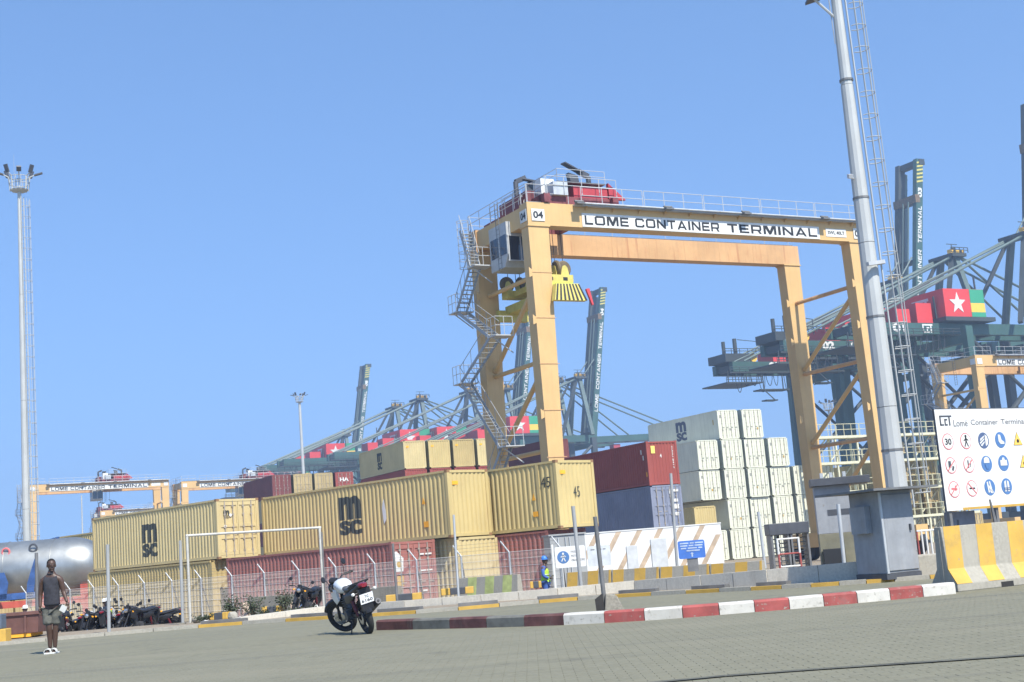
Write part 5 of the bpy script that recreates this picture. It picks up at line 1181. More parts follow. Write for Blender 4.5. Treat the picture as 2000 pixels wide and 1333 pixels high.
b = gr(1578, 1139, .05); t = thing('ground_frame', 'rusty flat steel frame lying against the wall under the kiosk', 'frame', (b.x, b.y-.05, .05), 12)
m_ = MB(); m_.box(0, 1.05, 0, .05, 0, .04); m_.box(0, 1.05, .4, .45, 0, .1); m_.box(0, .05, .05, .4, 0, .07); m_.box(1.0, 1.05, .05, .4, 0, .07); m_.box(.48, .52, .2, .24, .0, .4); m_.build('bars', mat('rusty_steel', (.2, .14, .1), .7, var=.3), t)

# ================================================================== REEFER RACK walkways
rk0 = W0+uW*(pw*3+.75)-dW*2.6
t = thing('steel_walkways', 'four storey cream steel walkways with handrails in front of the white stack at right', 'walkway', (rk0.x, rk0.y, Z0), G2)
m_rk = mat('walkway_cream', (.62, .6, .42), .6, var=.1, streak=.2, dirt=(.35, .25, .12), dirtamt=.3); m_rky = mat('handrail_yellow', (.56, .53, .34), .6, var=.1)
RL = 21.5
for k in range(1, 5):
    z_ = 2.9*k+(.35 if k == 4 else 0)
    if k == 4: z_ = 11.3
    MB().box(0, RL, 0, 1.3, z_-.25, z_).build('deck', m_rk, t)
    nb_ = 7
    for i in range(nb_):
        m_ = MB(); railing(m_, [(RL*i/nb_+.05, .03, z_), (RL*(i+1)/nb_-.05, .03, z_)], 1.15, 1.0, .035); m_.build('handrail', m_rky, t)
x = 0
while x <= RL: 
    for y in (.1, 1.1): MB().box(x, x+.18, y, y+.18, 0, 11.3).build('column', m_rk, t)
    x += 2.86
for i in range(7):
    x = 2.86*i+.25
    for k in range(0, 4):
        zz = 2.9*k
        if random.random() < .75: MB().beam((x, 1.2, zz+.3), (x+2.4, 1.2, zz+2.4), .1).build('cross_brace', m_rk, t)
        if i > 2: MB().box(x+.3, x+1.1, .9, 1.2, zz+.6, zz+1.8).build('power_box', mat('power_box_tan', (.4, .3, .16), .6, var=.2), t)
m_ = MB(); stairflight(m_, (15.5, -.9, 0), (19.3, -.9, 2.9), .7, Vector((0, 1, 0))); m_.build('stair_flight', m_rk, t)
for i in range(5): container('white refrigerated container on the ground in column %s behind the walkways' % ['nine', 'ten', 'eleven'][i], put(W0+uW*pw*(7+i), Z0), G2, m_cwhite, end='door', reefer=True, group='white containers behind the walkways') if i < 3 else container('tan container on the ground in column %s behind the walkways' % ['twelve', 'thirteen'][i-3], put(W0+uW*pw*(7+i), Z0), G2, m_tan, end='door', group='tan containers behind the walkways')
for i in range(3):
    for k in (1, 2): container('tan container %s in column %s behind the steel walkways' % (tier_n[k], ['nine', 'ten', 'eleven'][i]), put(W0+uW*pw*(7+i), Z0+2.9*k), G2, m_tan, end='door', group='stacked tan containers behind the walkways')
# ================================================================== SILVER TANK
a = at(60, 1113, 84); tr_ = 1.78; t = thing('storage_tank', 'large silver storage tank lying on a red frame behind the walking man', 'tank', (a.x, a.y, 0), 4)
m_al = mat('tank_aluminium', (.42, .43, .41), .44, metal=.8, var=.2, vscale=.6, streak=.3)
xr = at(186, 1108, 84).x-a.x
prof = [(tr_, -9), (tr_, xr-1.5)]
for k in range(1, 11):
    q = math.pi/2*k/10; prof.append((tr_*math.cos(q)**.8 if k < 10 else 0.01, xr-1.5+2.1*math.sin(q)))
MB().lathe(prof, 48, (0, 0, a.z), 'x').build('shell', m_al, t, smooth=True)
for x in (-4, -1.2, 1.6): MB().torus(tr_+.01, .025, (x, 0, a.z), 'x', 48, 6).build('seam_band', m_al, t, smooth=True)
for px, py, mt in ((61, 1071, m_dgrey), (9, 1079, m_sred)):
    q = at(px, py, 84-tr_*.8); MB().torus(.22, .06, (q.x-a.x, q.y-a.y, q.z), 'y', 16, 6).build('valve_ring', mt, t, smooth=True)
m_ = MB(); m_.box(-9, xr+.4, -.9, .9, a.z-tr_-.45, a.z-tr_-.05); m_.build('frame', mat('frame_red', (.5, .1, .07), .6, var=.15), t)
q = at(148, 1142, 81); q2 = at(190, 1163, 81); MB().box(q.x-a.x, q2.x-a.x+.5, q.y-a.y-.1, q.y-a.y+.2, q2.z-.5, q.z).build('frame_beam', _mc['frame_red'], t)
for x in (-7, -3, 1, xr-.6): MB().box(x, x+.4, -1.3, 1.3, Z0, a.z-tr_*.8).build('saddle', _mc['frame_red'], t)
m_bl = mat('blue_tarpaulin', (.045, .11, .3), .6, var=.25, vscale=2)
def onp(px, py, Y): q = at(px, py, Y); return (q.x-a.x, q.z)
for poly in ([(-20, 1122), (4, 1119), (12, 1140), (8, 1172), (-20, 1172)], [(62, 1092), (66, 1105), (60, 1166), (46, 1168), (48, 1140)], [(-20, 1163), (66, 1156), (66, 1168), (-20, 1176)]):
    pts = [onp(x, y, 81.8) for x, y in poly]; MB().prism(pts, (0, -2.2, 0), X1, Z1, (0, -1, 0), .04).build('blue_panel', m_bl, t)
for k in range(7):
    q = at(98+k*3.2-6, 1056-k*.9, 84); MB().box(q.x-a.x, q.x-a.x+.07, -.2, .2, q.z-.4, q.z+.05).build('blue_rail', m_bl, t)
# ---- brown skip container at the left edge
b = grs(71, 1243); t = thing('skip_container', 'low maroon brown steel skip at the left edge with orange underside', 'skip', (b.x-1.9, b.y, b.z), 4)
sk = mat('skip_brown', (.16, .075, .06), .7, var=.2, streak=.4); hsk = at(71, 1194, b.y).z-b.z
MB().hexa([(0, 0, .1), (1.9, 0, .1), (1.9, 1.3, .1), (0, 1.3, .1), (-.05, -.05, hsk), (1.95, -.05, hsk), (1.95, 1.35, hsk), (-.05, 1.35, hsk)]).build('body', sk, t, bevel=.01)
MB().box(-.08, 1.98, -.09, -.055, hsk-.08, hsk).build('rim', sk, t)
for x in (.15, .9, 1.55): MB().box(x, x+.06, -.07, -.02, .12, hsk-.09).build('rib', sk, t)
MB().box(.1, 1.7, .02, 1.2, .0, .1).build('orange_base', m_orange, t)
b = gr(-8, 1259, .0); t = thing('kerb_block', 'yellow and blue block at the very left edge of the picture', 'kerb block', tuple(b), 0)
MB().box(-.3, .24, 0, .4, 0, .36).build('block', m_ysun, t, bevel=.02); MB().box(-.3, .14, 0, .35, .36, .72).build('blue_block', mat('faded_blue', (.1, .13, .17), .6), t, bevel=.02)
b = grs(173, 1208); q = at(169, 1150, b.y+5); t = thing('notice_board', 'narrow white upright notice board behind the parked motorcycles', 'sign', (q.x, q.y, Z0))
MB().box(0, .18, 0, .03, q.z-.8, q.z).build('panel', m_brd, t); MB().box(.07, .11, .031, .07, 0, q.z).build('post', m_galvd, t)
for k in range(4): MB().box(.05, .13, -.004, 0, q.z-.25-k*.15, q.z-.17-k*.15).build('printed_block', m_label, t)
# ---- stones, bags and slabs along the wall
def rock(name, label, cat, px, py, w_, h_, mt, group=None, seed=1, Yo=None):
    rnd = random.Random(seed); b = grs(px, py); t = MB(); bm = bmesh.new(); bmesh.ops.create_icosphere(bm, subdivisions=2, radius=1)
    for v in bm.verts:
        k = 1+rnd.uniform(-.16, .16); v.co = Vector((v.co.x*w_/2*k, v.co.y*w_/2.4*k, max(-.02, v.co.z*h_*.62*k+h_*.45)))
    me = bpy.data.meshes.new(name); bm.to_mesh(me); bm.free(); me.materials.append(mt); o = link(name, me); o.location = b; return tag(o, label, cat, group)
rock('stone', 'large pale broken stone block below the dark bush', 'stone', 455, 1213, .28, .24, m_conc, seed=2)
rock('stone', 'small white stone left of the black and yellow kerb block', 'stone', 402, 1216, .14, .06, m_pwhite, seed=3)
rock('stone', 'grey lump beside the left upright of the goal frame', 'stone', 385, 1216, .3, .16, m_concd, seed=4)
rock('plastic_bag', 'white plastic litter left of the goal frame right foot', 'bag', 602, 1195, .2, .09, m_pwhite, seed=5)
rock('plastic_bag', 'second white bag touching the goal frame right foot', 'bag', 618, 1192, .14, .14, m_pwhite, seed=6)
rock('stone', 'small white stone on the pavement right of the motorcycle', 'stone', 751, 1199, .1, .07, m_pwhite, seed=7)
rock('stone', 'pale pebble on the pavement under the red container doors', 'stone', 800, 1195, .07, .05, m_pwhite, seed=8)
rock('plastic_bag', 'scrap of white plastic at the foot of the small bush', 'bag', 469, 1211, .07, .09, m_pwhite, seed=9)
m_slab = mat('pink_concrete', (.48, .37, .28), .85, var=.15)
for i, (px, py, w_, h_) in enumerate(((472, 1205, .2, .5), (569, 1194, .28, .42))):
    b = grs(px, py); t = thing('slab', ['upright sandy slab leaning left of the middle bush', 'upright pinkish slab leaning between the bush and the goal frame'][i], 'slab', (b.x, b.y+.8, gz(b.y+.8)), 8)
    MB().hexa([(-w_/2, 0, 0), (w_/2, 0, 0), (w_/2, .08, 0), (-w_/2, .08, 0), (-w_/2-.03, .12, h_), (w_/2-.03, .12, h_), (w_/2-.03, .2, h_), (-w_/2-.03, .2, h_)]).build('slab_body', m_slab, t, bevel=.015)
# ---- bushes
m_leaf = mat('leaf_dark_green', (.045, .065, .03), .7, var=.3); m_leaf2 = mat('leaf_grey_green', (.08, .1, .05), .7, var=.3); m_stem = mat('stem_brown', (.1, .07, .04), .9)
def bush(label, px, py, w_, h_, seed, n_=420):
    rnd = random.Random(seed); b = grs(px, py); t = thing('bush', label, 'bush', tuple(b)); st = MB(); tips = []
    for k in range(11):
        a = rnd.uniform(0, 6.28); r_ = rnd.uniform(.2, 1)*w_/2; e = Vector((r_*math.cos(a), r_*math.sin(a), h_*rnd.uniform(.45, 1.05))); m0 = e*.5+Vector((0, 0, h_*.08)); st.path([(0, 0, -.1), m0, e], .008, 5); tips += [m0, e, e*.8, e*.65]
    st.build('stems', m_stem, t); lf = MB()
    for k in range(n_):
        c = rnd.choice(tips)+Vector((rnd.gauss(0, .07), rnd.gauss(0, .07), rnd.gauss(0, .06)))*(h_/.5)
        u = Vector((rnd.gauss(0, 1), rnd.gauss(0, 1), rnd.gauss(0, .7))).normalized(); v = u.cross(Vector((rnd.gauss(0, 1), rnd.gauss(0, 1), rnd.gauss(0, 1)))).normalized(); s = rnd.uniform(.016, .034)
        if c.z < 0: continue
        lf.add([c-u*s*1.6, c+v*s*.7, c+u*s*1.6, c-v*s*.7], [(0, 1, 2, 3)], rnd.randrange(2))
    stuff(lf.build('foliage', [m_leaf, m_leaf2], t))
bush('small spiky bush between two slabs before the wire fence', 492, 1207, .75, .6, 1)
bush('dense dark bush behind the large pale stone', 453, 1208, .42, .65, 2)
bush('dark bush left of the upright pinkish slab', 556, 1197, .45, .62, 3)
bush('low dark scrub at the foot of the goal frame left upright', 398, 1216, .8, .22, 4, 260)
bush('low weeds along the wall between bush and goal frame', 590, 1196, 1.2, .14, 5, 260)
bush('low weeds left of the kerb block and goal frame', 520, 1203, 1.3, .16, 6, 260)

# ================================================================== PEOPLE
def skinmesh(J, E, sub=2, ysc=1.0, root=None):
    names = list(J); me = bpy.data.meshes.new('tmp'); me.from_pydata([J[n_][:3] for n_ in names], [(names.index(a), names.index(b)) for a, b in E], [])
    o = bpy.data.objects.new('tmp', me); C.objects.link(o)
    sk_ = o.modifiers.new('s', 'SKIN'); sk_.use_smooth_shade = True; sk_.branch_smoothing = .3
    for i, n_ in enumerate(names):
        v = me.skin_vertices[0].data[i]; r_ = J[n_][3]; v.radius = (r_, r_) if not isinstance(r_, tuple) else r_; v.use_root = (n_ == (root or names[0]))
    if sub: ss = o.modifiers.new('u', 'SUBSURF'); ss.levels = sub; ss.render_levels = sub
    dg = bpy.context.evaluated_depsgraph_get(); out = bpy.data.meshes.new_from_object(o.evaluated_get(dg), depsgraph=dg); bpy.data.objects.remove(o)
    if ysc != 1: 
        for v in out.vertices: v.co.y *= ysc
    return out
def joinm(name, mes, mats):
    bm = bmesh.new(); idx = 0
    out = bpy.data.meshes.new(name)
    for i, me in enumerate(mes):
        n0 = len(bm.faces); bm.from_mesh(me); bm.faces.ensure_lookup_table()
        for f_ in bm.faces[n0:]: f_.material_index = i if len(mats) > 1 else 0; f_.smooth = True
    bm.to_mesh(out); bm.free()
    for m__ in mats: out.materials.append(m__)
    return out
def ell(c, r_, n_=16, dz=None, egg=0):
    bm = bmesh.new(); bmesh.ops.create_uvsphere(bm, u_segments=n_, v_segments=n_-4, radius=1)
    for v in bm.verts:
        k = 1+egg*v.co.z; v.co = Vector((c[0]+v.co.x*r_[0]*k, c[1]+v.co.y*r_[1]*(1+egg*.5*v.co.z), c[2]+v.co.z*r_[2]))
    me = bpy.data.meshes.new('e'); bm.to_mesh(me); bm.free(); return me
def hand(wr, tip, side, curl=.5, s=1.0):
    """palm and five fingers from wrist towards tip"""
    wr = Vector(wr); d = (Vector(tip)-wr).normalized(); a = Vector((0, 1, 0)); a = (a-d*a.dot(d)).normalized(); b = d.cross(a)*side
    out = []; pc = wr+d*.05*s
    out.append(skinmesh({'w': (*wr, .026*s), 'p': (*(wr+d*.045*s), .034*s), 'k': (*(wr+d*.085*s), .03*s)}, [('w', 'p'), ('p', 'k')], 1))
    for i, (o_, l_) in enumerate(((-.028, .072), (-.009, .082), (.01, .077), (.027, .06))):
        p0 = wr+d*.08*s+a*o_*s; p1 = p0+d*l_*.45*s+b*curl*.012*s; p2 = p1+d*l_*.33*s*(1-curl*.4)+b*curl*.025*s; p3 = p2+d*l_*.25*s*(1-curl*.8)+b*curl*.025*s
        out.append(skinmesh({'a': (*p0, .0105*s), 'b': (*p1, .0098*s), 'c': (*p2, .009*s), 'd': (*p3, .0078*s)}, [('a', 'b'), ('b', 'c'), ('c', 'd')], 1))
    p0 = wr+d*.03*s-a*.02*s; p1 = p0-a*.028*s+d*.025*s+b*.012*s; p2 = p1-a*.006*s+d*.032*s+b*.014*s
    out.append(skinmesh({'a': (*p0, .014*s), 'b': (*p1, .012*s), 'c': (*p2, .0095*s)}, [('a', 'b'), ('b', 'c')], 1))
    return out
def headparts(c, yaw=0.0):
    """head mesh parts around centre c looking to -Y, turned by yaw"""
    hs_ = [ell((0, 0, .012), (.078, .095, .105), 20, egg=.06), ell((0, -.018, -.055), (.058, .07, .062), 14)]
    hs_.append(ell((0, -.098, -.01), (.016, .022, .03), 10)); hs_.append(ell((0, -.102, -.024), (.023, .016, .011), 10))
    hs_.append(ell((0, -.088, -.062), (.028, .012, .008), 10)); hs_.append(ell((0, -.084, -.074), (.024, .012, .008), 10)); hs_.append(ell((0, -.07, -.102), (.03, .022, .018), 10))
    for s in (-1, 1): hs_.append(ell((s*.079, .008, -.008), (.01, .02, .032), 10)); hs_.append(ell((s*.032, -.088, .03), (.026, .012, .008), 8))
    M_ = Matrix.Translation(Vector(c)) @ Matrix.Rotation(yaw, 4, 'Z')
    for h_ in hs_: h_.transform(M_)
    ey = [ell((s*.031, -.0865, .013), (.013, .008, .008), 8) for s in (-1, 1)]
    for h_ in ey: h_.transform(M_)
    return hs_, ey, M_
m_skin = mat('dark_brown_skin', (.075, .04, .026), .5, var=.08, spec=.5); m_hair = mat('black_hair', (.012, .011, .01), .9, var=.2); m_eye = mat('eye_white', (.16, .14, .12), .3)
m_top = mat('charcoal_top', (.04, .04, .048), .95, var=.25, vscale=9, bump=1.0, bscale=9); m_short = mat('grey_khaki_shorts', (.15, .15, .125), .95, var=.3, vscale=9, bump=1.0, bscale=9)
gm = gr(104, 1277, .0); man = thing('person', 'man in dark sleeveless top, grey knee shorts and white sandals holding a white paper', 'person', (gm.x, gm.y, .0), 0)
J = {'pelvis': (.0, 0, .93, .095), 'belly': (0, .0, 1.08, .095), 'chest': (0, .0, 1.27, .12), 'upper': (0, .0, 1.39, .1), 'neck': (0, -.005, 1.49, .066), 'skull': (.005, -.012, 1.59, .064),
     'shL': (-.172, .0, 1.375, .068), 'elL': (-.232, .05, 1.1, .046), 'wrL': (-.222, -.02, .86, .03), 'shR': (.172, .0, 1.385, .068), 'elR': (.215, .03, 1.12, .045), 'wrR': (.315, -.10, .93, .029),
     'hiL': (-.08, 0, .84, .08), 'knL': (-.055, -.05, .5, .06), 'caL': (-.055, .0, .36, .06), 'anL': (-.062, .02, .09, .037), 'hiR': (.08, 0, .84, .08), 'knR': (.055, .0, .5, .06), 'caR': (.04, .02, .36, .058), 'anR': (.022, .05, .09, .037)}
E_ = [('pelvis', 'belly'), ('belly', 'chest'), ('chest', 'upper'), ('upper', 'neck'), ('neck', 'skull'), ('upper', 'shL'), ('shL', 'elL'), ('elL', 'wrL'), ('upper', 'shR'), ('shR', 'elR'), ('elR', 'wrR'), ('pelvis', 'hiL'), ('hiL', 'knL'), ('knL', 'caL'), ('caL', 'anL'), ('pelvis', 'hiR'), ('hiR', 'knR'), ('knR', 'caR'), ('caR', 'anR')]
parts_ = [skinmesh(J, E_, 2, .86, 'pelvis')]
hp, ey, HM = headparts((.012, -.02, 1.64), R_(28)); parts_ += hp
parts_ += hand((-.222, -.017, .865), (-.215, -.05, .74), 1, .6, 1.05); parts_ += hand((.312, -.086, .935), (.36, -.13, .83), -1, .5, 1.05)
for s, x, y in ((-1, -.062, .02), (1, .022, .05)): parts_.append(skinmesh({'a': (x, y+.02, .07, .036), 'b': (x+.008*s, y-.07, .05, .038), 'c': (x+.02*s, y-.15, .035, .033)}, [('a', 'b'), ('b', 'c')], 1))
link('body', joinm('body', parts_, [m_skin]), man); link('eyes', joinm('eyes', ey, [m_eye]), man)
hr = ell((0, .012, .03), (.084, .098, .098), 20); 
bm = bmesh.new(); bm.from_mesh(hr); bmesh.ops.delete(bm, geom=[v for v in bm.verts if (v.co.y < -.045 and v.co.z < .075) or v.co.z < -.02], context='VERTS'); bm.to_mesh(hr); bm.free(); hr.transform(HM); hr.transform(Matrix.Identity(4)); link('hair', joinm('hair', [hr], [m_hair]), man)
JT = {'hem': (0, 0, .89, .176), 'waist': (0, .0, 1.06, .158), 'chest': (0, .0, 1.27, .166), 'upper': (0, .0, 1.385, .135), 'shL': (-.13, .0, 1.4, .078), 'shR': (.13, .0, 1.4, .078)}
link('tank_top', joinm('tank_top', [skinmesh(JT, [('hem', 'waist'), ('waist', 'chest'), ('chest', 'upper'), ('upper', 'shL'), ('upper', 'shR')], 2, .88, 'waist')], [m_top]), man)
link('collar', MB().torus(.066, .012, (0, -.008, 1.478), 'z', 20, 6).mesh('collar', m_top, True), man)
JS = {'w': (0, 0, .93, .142), 'hl': (-.08, 0, .82, .122), 'kl': (-.07, -.045, .58, .102), 'el': (-.066, -.05, .53, .104), 'hr': (.08, 0, .82, .122), 'kr': (.066, .0, .58, .1), 'er': (.062, .0, .53, .102)}
link('shorts', joinm('shorts', [skinmesh(JS, [('w', 'hl'), ('hl', 'kl'), ('kl', 'el'), ('w', 'hr'), ('hr', 'kr'), ('kr', 'er')], 2, .88, 'w')], [m_short]), man)
for s, x, y, nm in ((-1, -.062, .02, 'sandal'), (1, .03, .05, 'sandal')):
    so_ = MB().prism([(-.05, .1), (.05, .1), (.058, -.08), (.045, -.2), (-.045, -.2), (-.055, -.08)], (x, y-.02, .0), (1, 0, 0), (0, 1, 0), (0, 0, 1), .03).build('sandal', m_pwhite, man, bevel=.006)
    st_ = MB()
    for k in range(8):
        a = math.pi*k/8; b_ = math.pi*(k+1)/8
        st_.hexa([(x+.062*math.cos(a), y-.17, .03+.062*math.sin(a)), (x+.062*math.cos(b_), y-.17, .03+.062*math.sin(b_)), (x+.062*math.cos(b_), y-.08, .03+.072*math.sin(b_)), (x+.062*math.cos(a), y-.08, .03+.072*math.sin(a)), (x+.068*math.cos(a), y-.17, .03+.068*math.sin(a)), (x+.068*math.cos(b_), y-.17, .03+.068*math.sin(b_)), (x+.068*math.cos(b_), y-.08, .03+.078*math.sin(b_)), (x+.068*math.cos(a), y-.08, .03+.078*math.sin(a))])
    st_.build('strap', m_pwhite, so_)
pa = thing('paper', 'small white folded paper in the hand of the walking man', 'paper', (gm.x+.265, gm.y-.16, .815), 0); pa.rotation_euler = (R_(12), R_(33), R_(10))
MB().box(-.055, .055, -.006, .006, -.06, .06).build('sheet', m_pwhite, pa)
# workers
def worker(label, px, py, Y, helmet, vest, trouser, yaw, Ht=1.75, back=False):
    q = at(px, py, Y); t = thing('person', label, 'person', (q.x, q.y, gz(Y)), yaw); H_ = q.z-gz(Y); t.scale = (H_/1.8,)*3
    J = {'pelvis': (0, 0, .95, .13), 'belly': (0, .0, 1.1, .13), 'chest': (0, .01, 1.28, .15), 'upper': (0, .01, 1.41, .12), 'neck': (0, 0, 1.5, .058), 'skull': (0, -.01, 1.6, .06),
         'shL': (-.17, .01, 1.41, .07), 'elL': (-.215, .0, 1.13, .055), 'wrL': (-.13, -.2, 1.05, .04), 'shR': (.17, .01, 1.41, .07), 'elR': (.215, .0, 1.13, .055), 'wrR': (.1, -.2, 1.1, .04),
         'hiL': (-.09, 0, .88, .105), 'knL': (-.09, -.02, .5, .08), 'anL': (-.09, .0, .1, .06), 'hiR': (.09, 0, .88, .105), 'knR': (.09, .01, .5, .08), 'anR': (.09, .03, .1, .06)}
    E_ = [('pelvis', 'belly'), ('belly', 'chest'), ('chest', 'upper'), ('upper', 'neck'), ('neck', 'skull'), ('upper', 'shL'), ('shL', 'elL'), ('elL', 'wrL'), ('upper', 'shR'), ('shR', 'elR'), ('elR', 'wrR'), ('pelvis', 'hiL'), ('hiL', 'knL'), ('knL', 'anL'), ('pelvis', 'hiR'), ('hiR', 'knR'), ('knR', 'anR')]
    ps = [skinmesh(J, E_, 1, .86, 'pelvis')]; hp, ey, HM = headparts((0, -.015, 1.65), 0); ps += hp; ps += hand((-.13, -.17, 1.05), (-.06, -.27, 1.04), 1, .5); ps += hand((.1, -.17, 1.1), (.04, -.27, 1.12), -1, .5)
    link('body', joinm('body', ps, [m_skin]), t); link('eyes', joinm('eyes', ey, [m_eye]), t)
    def sub_(keys, ex, edges, root, nm, mt, ysc=.9):
        JJ = {k: (*J[k][:3], J[k][3]+ex) for k in keys}; link(nm, joinm(nm, [skinmesh(JJ, edges, 1, ysc, root)], [mt]), t)
    sub_(('pelvis', 'belly', 'chest', 'upper'), .03, E_[:3], 'belly', 'safety_vest', vest)
    sub_(('pelvis', 'hiL', 'knL', 'anL', 'hiR', 'knR', 'anR'), .018, E_[11:], 'pelvis', 'trousers', trouser)
    sub_(('upper', 'shL', 'elL', 'wrL'), .012, E_[5:8], 'upper', 'sleeve', trouser); sub_(('upper', 'shR', 'elR', 'wrR'), .012, E_[8:11], 'upper', 'sleeve', trouser)
    for z_ in (1.0, 1.18): link('reflective_band', MB().torus(.158, .012, (0, 0, 0), 'z', 24, 6).mesh('reflective_band', m_rail, True), t).location = (0, 0, z_)
    hm = MB(); hm.lathe([(.125, 0), (.112, .012), (.112, .05), (.1, .09), (.07, .12), (.03, .133), (.001, .136)], 20, (0, -.015, 1.69)); hm.prism([(-.06, 0), (.06, 0), (.04, -.05), (-.04, -.05)], (0, -.12, 1.69), (1, 0, 0), (0, 1, 0), (0, 0, 1), .012)
    hm.build('helmet', helmet, t, smooth=True)
    for s in (-1, 1): MB().prism([(-.045, .09), (.045, .09), (.05, -.12), (.03, -.17), (-.03, -.17), (-.05, -.12)], (s*.09, .02, 0), (1, 0, 0), (0, 1, 0), (0, 0, 1), .09).build('boot', m_black, t, bevel=.02)
    return t
m_vest = mat('lime_vest', (.45, .75, .06), .6, var=.1); m_bov = mat('blue_overalls', (.06, .13, .4), .8, var=.15); m_hblue = mat('blue_helmet', (.06, .22, .62), .4, var=.05)
worker('worker in blue helmet, lime vest and blue overalls beside the walking man sign', 1062, 1087, 47, m_hblue, m_vest, m_bov, 70)
worker('worker in white helmet and lime vest seen over the brown skip', 50, 1183, 47, m_pwhite, m_vest, m_bov, -60)
worker('worker in pale helmet and lime vest behind the parked motorcycles', 211, 1168, 46, m_pwhite, m_vest, m_grey, 0)
worker('worker in white helmet mostly hidden by the pale speckled post', 204, 1170, 48.5, m_pwhite, m_vest, m_grey, 40)

# ================================================================== MOTORCYCLES
m_tyre = mat('tyre_rubber', (.03, .03, .028), .85, var=.15); m_blk = mat('black_plastic', (.02, .02, .022), .4, var=.1); m_tank = mat('silver_white_tank', (.72, .74, .74), .25, metal=.15, var=.04, spec=.6)
m_chrome = mat('chrome', (.6, .6, .6), .2, metal=.9, var=.05); m_eng = mat('engine_grey', (.1, .1, .105), .5, metal=.5, var=.2); m_tail = mat('tail_light_red', (.2, .008, .012), .25, spec=.6)
m_plate = mat('plate_white', (.85, .85, .84), .5, var=.02); m_dkred = mat('dark_red_plastic', (.1, .01, .015), .4)
def loft(secs, n_=14, p=2.4):
    """secs (x, y centre, z centre, half width, half height)"""
    vs = []; fs = []
    for x, yc, zc, a, b in secs:
        for k in range(n_):
            t_ = 2*math.pi*k/n_; c, s = math.cos(t_), math.sin(t_); vs.append((x, yc+a*abs(c)**(2/p)*(1 if c > 0 else -1), zc+b*abs(s)**(2/p)*(1 if s > 0 else -1)))
    for j in range(len(secs)-1):
        for k in range(n_): fs.append((j*n_+k, j*n_+(k+1) % n_, (j+1)*n_+(k+1) % n_, (j+1)*n_+k))
    fs += [tuple(range(n_)), tuple(range((len(secs)-1)*n_, len(secs)*n_))]
    return MB().add(vs, fs)
